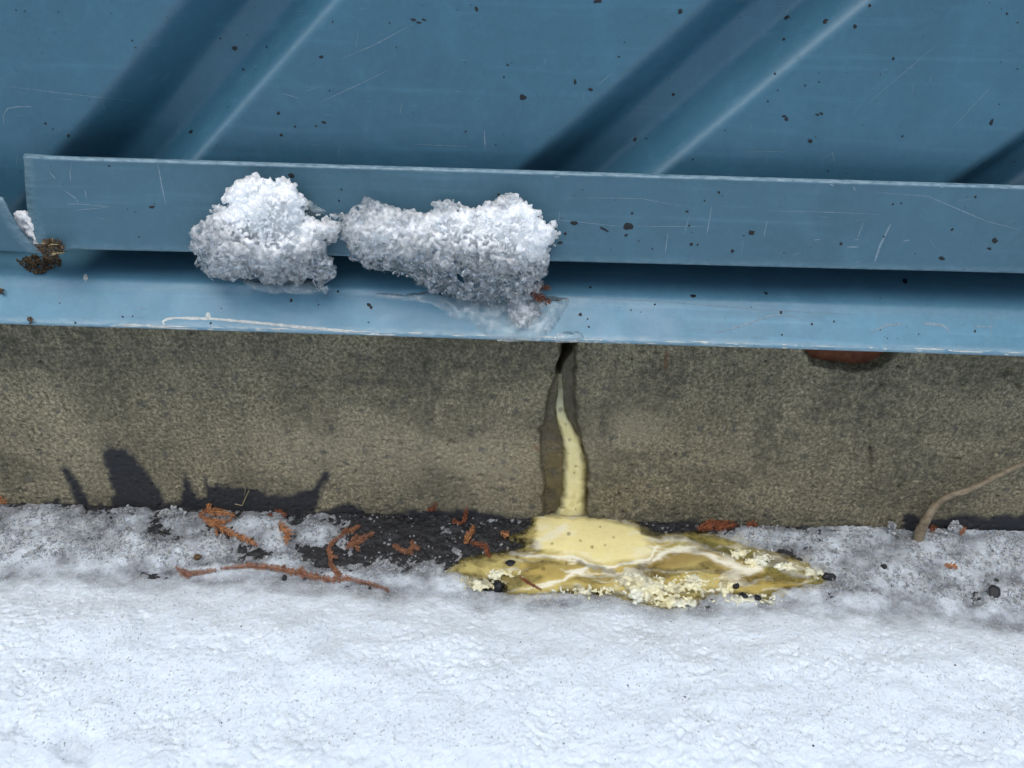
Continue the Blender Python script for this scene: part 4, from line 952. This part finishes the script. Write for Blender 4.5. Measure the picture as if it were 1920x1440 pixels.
def ground_hit(px_, py_):
    d_ = Vector(ray(px_, py_)).normalized(); best = None
    for t in (BV_SNOW, BV_POOL):
        loc, no, i, ds = t.ray_cast(CV, d_)
        if loc is not None and loc.z > -0.002 and (best is None or ds < best[1]): best = (loc, ds)
    g_ = Vector(on_z(px_, py_, 0.0005))
    if best is None or (g_ - CV).length < best[1]: return g_
    return best[0]

# bead-like lumps of clear ice against the wall
def ice_bead(label, pts, seed, white):
    rng = np.random.default_rng(seed); C = []; R = []
    for x, y, r in pts:
        p = on_y(x, y, -0.0045); C.append((p[0], p[1], max(p[2], 0.0006))); R.append(r * 0.000205)
    n0 = len(C)
    for x, y, r in pts:
        for _ in range(26):
            a = rng.uniform(0, 6.28); q = rng.uniform(0.4, 1.0) * r; p = on_y(x + math.cos(a) * q, y + math.sin(a) * q, -0.0045 - rng.uniform(0, 0.002)); C.append(p); R.append(rng.uniform(0.0004, 0.001))
    C = np.array(C); C[:, 2] = np.maximum(C[:, 2], 0.0004)
    V, Fc, gi = grains(rng, C, np.array(R), 2, 0.1, 0.15); me = mesh_fast('ice_bead', V, Fc); attr(me, 'white', np.clip(np.where(gi < n0, white, white + 0.2 * rng.normal(size=len(gi))), 0, 1))
    obj('ice_bead', me, M_ICE, label=label, cat='ice', group='clear ice lumps against the concrete')
ice_bead('small round clear ice bead resting alone against the concrete foot', [(71, 970, 11)], 1, 0.25)
ice_bead('upright clear ice lump, two beads high, against the concrete foot', [(150, 966, 13), (150, 985, 11)], 2, 0.3)
ice_bead('wide arched ice lump below the broadest bitumen smear', [(222, 968, 12), (238, 960, 13), (250, 966, 10)], 3, 0.3)
ice_bead('flat cap of frosty ice at the tip of the cedar cluster', [(306, 966, 9), (322, 961, 11), (340, 964, 9)], 4, 0.5)
ice_bead('jagged little ice shard standing beside the bare stem', [(1672, 985, 6), (1674, 993, 7)], 5, 0.4)
ice_bead('pale ice chunk between the bare stem and the upright cedar scrap', [(1790, 988, 12), (1782, 1000, 12), (1764, 1004, 12)], 6, 0.45)

# ------------------------------------------------------------------ cedar scraps
def cedar_material(name, c0, c1):
    m = Mat(name)
    m.set('Base Color', m.ramp(m.math('ADD', m.math('MULTIPLY', m.noise(320, 4, 0.65), 0.75), m.math('MULTIPLY', m.at('tint').outputs['Fac'], 0.30)), [(0.3, c0), (0.75, c1)])); m.set('Roughness', 0.6); m.set('Specular IOR Level', 0.3)
    m.set('Normal', m.bump(m.noise(1500, 3), 0.0002, 0.6)); return m.m
M_CED = [cedar_material('orange_brown_cedar', (0.12, 0.042, 0.016), (0.46, 0.21, 0.085)), cedar_material('dull_brown_cedar', (0.11, 0.046, 0.024), (0.30, 0.14, 0.075)), cedar_material('dark_red_cedar', (0.09, 0.028, 0.013), (0.25, 0.085, 0.036))]
def scale_shoot(s, P, w0, rg_, up=Vector((0, -0.75, 0.66))):
    """a cedar shoot: paired overlapping scale leaves along a 3-D polyline"""
    L = [0.0]
    for a, c in zip(P[:-1], P[1:]): L.append(L[-1] + (c - a).length)
    n = max(3, int(L[-1] / (w0 * 0.62)))
    def pos(t):
        t = max(0, min(L[-1], t)); k = max(i for i in range(len(L)) if L[i] <= t + 1e-9); k = min(k, len(P) - 2)
        f = (t - L[k]) / max(1e-9, L[k + 1] - L[k]); return P[k].lerp(P[k + 1], f)
    for i in range(n):
        t0 = L[-1] * i / n; a = pos(t0); dv = (pos(t0 + 0.0008) - pos(t0 - 0.0008)).normalized(); sv = dv.cross(up).normalized(); uv = sv.cross(dv)
        w = w0 * (0.55 + 0.45 * math.sin(math.pi * min(1, (i + 1.2) / (n + 0.6)) ** 0.8)) * rg_.uniform(0.85, 1.15)
        l = w * rg_.uniform(1.3, 2.0)
        for side in (-1, 1, 0):
            if side == 0: ax = dv; base = a + uv * w * 0.22; ws = w * 0.30; nn = uv
            else: ax = (dv * 0.80 + sv * side * 0.60).normalized(); base = a + sv * side * w * 0.10; ws = w * rg_.uniform(0.18, 0.28); nn = (uv + sv * side * 0.35).normalized()
            cr_ = ax.cross(nn).normalized()
            tip = base + ax * l * (0.85 if side else 1.0); mid = base + ax * l * 0.45
            s.poly([base, mid + cr_ * ws, mid + nn * ws * 0.75, mid - cr_ * ws, tip + nn * ws * 0.15, mid - nn * ws * 0.45],
                   [(0, 1, 2), (0, 2, 3), (1, 4, 2), (2, 4, 3), (0, 5, 1), (0, 3, 5), (1, 5, 4), (3, 4, 5)])
def sprig(label, shoots, mat, seed, lift=0.0012, group='cedar scraps on the ground', wall=None):
    """shoots: list of (pixel polyline, width px); wall: depth when the scrap leans on the concrete"""
    rg_ = random.Random(seed); s = Soup()
    for pts, wpx in shoots:
        Q = []
        for p in pts:
            x, y = p[:2]; up = p[2] if len(p) > 2 else 0.0
            if wall is not None and up < 0: q = Vector(on_y(x, y, wall))
            else:
                q = ground_hit(x, y); d_ = (CV - q).normalized(); q = q + d_ * (lift + up * 0.001)
            Q.append(q)
        R = []
        for a, c in zip(Q[:-1], Q[1:]):
            m_ = max(2, int((c - a).length / 0.003))
            for i in range(m_): R.append(a.lerp(c, i / m_) + Vector((rg_.uniform(-1, 1), rg_.uniform(-1, 1), rg_.uniform(-.5, .5))) * 0.00022)
        R.append(Q[-1])
        scale_shoot(s, R, wpx * 0.00016, rg_)
    cm = s.mesh('cedar_sprig'); attr(cm, 'tint', np.repeat(np.random.default_rng(seed).uniform(0, 1, len(s.v) // 6), 6))
    obj('cedar_sprig', cm, M_CED[mat], label=label, cat='cedar sprig', group=group, sm=False)
sprig('long curved brown cedar shoot lying along the edge of the snow', [([(330, 1062), (340, 1072), (352, 1076), (380, 1072), (405, 1069)], 11), ([(412, 1066), (440, 1063), (470, 1061), (500, 1063), (530, 1068), (560, 1073), (590, 1081), (620, 1087), (650, 1084), (690, 1093), (722, 1104), (730, 1110)], 11),
                                                                             ([(465, 1062), (462, 1056)], 7), ([(560, 1072), (568, 1062)], 8), ([(528, 1066), (534, 1060)], 7), ([(626, 1086), (634, 1078), (622, 1064)], 9)], 1, 1, 0.0014)
sprig('orange cedar cluster with several shoots below the bitumen smears', [([(372, 968), (385, 958), (410, 960), (440, 967)], 12), ([(372, 966), (395, 976), (420, 978), (436, 974)], 10), ([(378, 972), (400, 984), (425, 980)], 9), ([(390, 960, 1), (392, 946, 2), (395, 933, 3)], 9), ([(398, 982), (430, 998), (460, 1010), (484, 1024)], 12), ([(404, 990), (408, 1004)], 5)], 0, 2, 0.0022)
sprig('short stubby bright orange cedar shoot standing on grey slush', [([(524, 978), (530, 990), (540, 1000), (537, 1012), (538, 1022)], 15)], 0, 3, 0.002)
sprig('small dark red cedar tip lodged against the bitumen-stained concrete', [([(516, 955), (524, 960), (538, 967)], 9), ([(504, 964), (512, 968)], 8)], 2, 4, 0.0012)
sprig('bent brown cedar branch reaching from the long shoot up to the grit', [([(640, 1080), (628, 1070), (620, 1058), (620, 1042), (616, 1028), (622, 1016), (635, 1008), (648, 997)], 9), ([(640, 1000), (652, 990)], 8), ([(648, 1000), (662, 992), (676, 985)], 9), ([(620, 1042), (634, 1046)], 6)], 1, 5, 0.0016)
sprig('forked brown cedar tip on black grit beside the bent branch', [([(648, 1030), (660, 1018), (670, 1002)], 10), ([(656, 1026), (676, 1012), (702, 998)], 11), ([(666, 1022), (674, 1034)], 8)], 1, 6, 0.0016)
sprig('flat brown cedar scrap with a side shoot in the middle of the black grit', [([(736, 1021), (752, 1030), (775, 1038)], 10), ([(768, 1036), (774, 1024), (772, 1012)], 9), ([(776, 1022), (788, 1032)], 8)], 1, 7, 0.0014)
sprig('faded dark red cedar tip stuck to the concrete above the grit', [([(812, 958, -1), (815, 946, -1), (818, 942, -1)], 12), ([(800, 957, -1), (812, 954, -1)], 9)], 2, 8, 0.001, wall=-0.0012)
sprig('upright thin red cedar scrap leaning on the concrete beside the puddle arm', [([(869, 980, 1), (872, 965, -1), (876, 948, -1)], 9), ([(848, 974), (858, 982), (868, 980)], 9)], 2, 9, 0.0012, wall=-0.0015)
sprig('orange beaded cedar shoot standing in the grit beside the yellow puddle', [([(874, 1020), (876, 1008), (884, 996), (888, 984)], 11)], 0, 10, 0.0014)
sprig('small orange cedar crumb at the tip of the yellow puddle arm', [([(938, 998), (948, 1002), (953, 996)], 11), ([(946, 1000), (950, 1008)], 8)], 0, 11, 0.0014)
sprig('red cedar scrap half sunk in the edge of the yellow puddle', [([(882, 1014), (895, 1021), (915, 1022)], 10), ([(908, 1022), (914, 1036), (918, 1046)], 11)], 2, 12, 0.0009)
sprig('straight thin red-brown cedar needle floating in the yellow puddle', [([(974, 1082), (990, 1091), (1016, 1106)], 6)], 2, 13, 0.0008)
sprig('flat red cedar fan against the concrete above the olive end of the puddle', [([(1308, 993), (1325, 985), (1345, 976)], 14), ([(1320, 992), (1345, 985), (1372, 974)], 15), ([(1340, 992), (1368, 986), (1382, 984)], 14), ([(1372, 980), (1377, 968)], 12), ([(1398, 984), (1412, 982), (1420, 988)], 11)], 2, 14, 0.002)
sprig('rust red cedar tuft at the foot of the bare stem', [([(1740, 990), (1752, 978), (1768, 976)], 12), ([(1746, 992), (1760, 984), (1772, 982)], 11), ([(1742, 996), (1752, 992)], 9)], 2, 15, 0.0022)
sprig('upright orange cedar scrap standing in ice before the bitumen strip', [([(1800, 1002), (1810, 990), (1816, 976), (1819, 968)], 10)], 0, 16, 0.003)
sprig('orange cedar fragment frozen into grey slush', [([(1778, 1064), (1786, 1060), (1794, 1066)], 11), ([(1770, 1058), (1780, 1062)], 8)], 0, 17, 0.0012)
sprig('orange cedar tip poking out at the foot of the wall away from the beads', [([(-8, 936, -1), (2, 938, -1), (12, 944, -1)], 13)], 0, 18, 0.002, wall=-0.003)
# the scrap frozen into the ice ridge
rg_ = random.Random(30); s = Soup()
for pts, wpx in (([(985, 548), (1000, 542), (1020, 538), (1034, 542)], 10), ([(995, 545), (1010, 556), (1024, 565), (1034, 566)], 12), ([(972, 545), (966, 552)], 8)):
    Q = [Vector(on_y(x, y, (lambda h: h[0].y - 0.0085)(hit(x, y, ['ledge'])))) for x, y in pts]
    scale_shoot(s, Q, wpx * 0.00016, rg_)
obj('cedar_sprig', s.mesh('cedar_sprig'), M_CED[2], label='red-brown cedar scrap frozen into the ice on the metal flashing', cat='cedar sprig')

# ------------------------------------------------------------------ bare stem, straw, stones, seed
def tube(P, R, nseg=10, rough=0.0, seed=0):
    rg_ = random.Random(seed); V = []; n = len(P)
    for i, (p, r) in enumerate(zip(P, R)):
        d = (P[min(i + 1, n - 1)] - P[max(i - 1, 0)]).normalized(); a = d.cross(Vector((0, -1, 0.3))).normalized(); c = a.cross(d)
        for k in range(nseg):
            t = 2 * math.pi * k / nseg; V.append(p + (a * math.cos(t) + c * math.sin(t)) * r * (1 + rg_.uniform(-rough, rough)))
    Fq = [(i * nseg + k, i * nseg + (k + 1) % nseg, (i + 1) * nseg + (k + 1) % nseg, (i + 1) * nseg + k) for i in range(n - 1) for k in range(nseg)]
    me = bpy.data.meshes.new('tube'); me.from_pydata(V, [], Fq + [tuple(range(nseg))[::-1], tuple(range((n - 1) * nseg, n * nseg))]); me.update(); return me
SP = [(1716, 1030, 13, -.0090), (1722, 1010, 13, -.0085), (1728, 990, 12, -.0080), (1738, 970, 10, -.0075), (1750, 952, 9, -.0065), (1766, 937, 7.5, -.006), (1785, 928, 6.5, -.0055), (1812, 920, 7, -.005), (1830, 912, 7, -.005), (1862, 896, 6, -.005), (1895, 880, 5.5, -.006), (1925, 866, 5.5, -.007), (2010, 826, 5, -.011), (2120, 790, 4, -.020)]
ts = np.linspace(0, len(SP) - 1, 50); Pp = []; Rr = []
ii = np.arange(len(SP))
for t in ts:
    x, y, r, yy = [np.interp(t, ii, [a[k] for a in SP]) for k in range(4)]
    Pp.append(Vector(on_y(x, y, yy))); Rr.append(min(r, 11.5) * 0.00020 * (1 + 0.06 * math.sin(t * 5)))
m = Mat('grey_brown_bark')
m.set('Base Color', m.ramp(m.noise(260, 5, 0.7, stretch=(0.4, 1, 1)), [(0.3, (0.075, 0.055, 0.032)), (0.52, (0.22, 0.175, 0.11)), (0.72, (0.36, 0.30, 0.21))])); m.set('Roughness', 0.65)
m.set('Normal', m.bump(m.noise(500, 4, 0.7, stretch=(0.3, 1, 1)), 0.0006, 0.7))
obj('bare_stem', tube(Pp, Rr, 12, 0.05, 2), m.m, label='bare grey-brown plant stem bending up across the concrete', cat='plant stem')
def straw(label, pts, r, Y, seed):
    P = [Vector(on_y(x, y, Y)) for x, y in pts]; Q = []
    for a, c in zip(P[:-1], P[1:]):
        for i in range(5): Q.append(a.lerp(c, i / 5))
    Q.append(P[-1]); obj('straw', tube(Q, [r] * len(Q), 6, 0.1, seed), M_STRAW, label=label, cat='straw')
straw('bent dry straw stalk in front of the bitumen smear', [(440, 945), (454, 948), (460, 934), (467, 920)], 0.00026, -0.0022, 1)
straw('hair-thin straight straw fibre across the bitumen smear', [(455, 905), (460, 918), (458, 930)], 0.00014, -0.0015, 2)
def stone(label, x, y, r, seed, asp=(1, 1, 0.8), mat=None, name='stone', cat='stone', grp='black stones in the snow'):
    rng = np.random.default_rng(seed); q = ground_hit(x, y); R = r * 0.000195
    V, Fc, gi = grains(rng, np.array([[0, 0, 0.0]]), np.array([R * 1.3]), 3, 0.02, 0.12)
    V = V * np.array(asp); V = V * (1 + 0.45 * (vnoise(V[:, 0] / R * 1.6 + 9, V[:, 1] / R * 1.6 + 9, V[:, 2] / R * 1.6 + 9, seed) - 0.5))[:, None]
    me = mesh_fast(name, V, Fc); o = obj(name, me, mat or M_STONE, label=label, cat=cat, group=grp, sm=True); o.location = q + Vector((0, 0, R * 0.35)); return o
stone('glossy black stone at the edge of the pale curds near the red needle', 932, 1103, 11, 1, (0.85, 1, 0.9))
stone('black stone at the pointed olive end of the yellow puddle', 1555, 1085, 11, 2, (1.2, 0.9, 0.7))
stone('largest black stone, sunk in grey slush below the bare stem', 1861, 1112, 14, 3, (1.1, 0.95, 0.8))
stone('small dark chip lying alone in slush beyond the puddle end', 1657, 1063, 6, 4, (1.1, .9, .6))
stone('tiny dark chip in slush between the stem foot and the largest stone', 1868, 1088, 4, 5)
stone('small black stone touching the long cedar shoot from below', 533, 1086, 6, 6, (0.7, 1, 1.2))
stone('tiny black crumb on the wide arched ice lump', 208, 971, 3.2, 7, (1, .8, 1))
stone('round brown seed husk on the slush above the long cedar shoot', 370, 1046, 8, 8, (1.2, 1, .8), M_DEBRIS, 'seed_husk', 'seed', None)
stone('black stone in the yellow curds beside the pale lump', 1380, 1100, 6, 9)
stone('black stone below the ochre swirl of the puddle', 1394, 1118, 7, 10, (1.2, 1, .8))
stone('dark chip at the snow edge between two black stones of the puddle', 1420, 1122, 6, 11)
stone('little black stone under the broad ochre part of the puddle', 1105, 1110, 5, 12)
stone('dark pebble wetted by the yellow liquid near the red scrap', 957, 1057, 6, 13, (1.4, 1, .5))
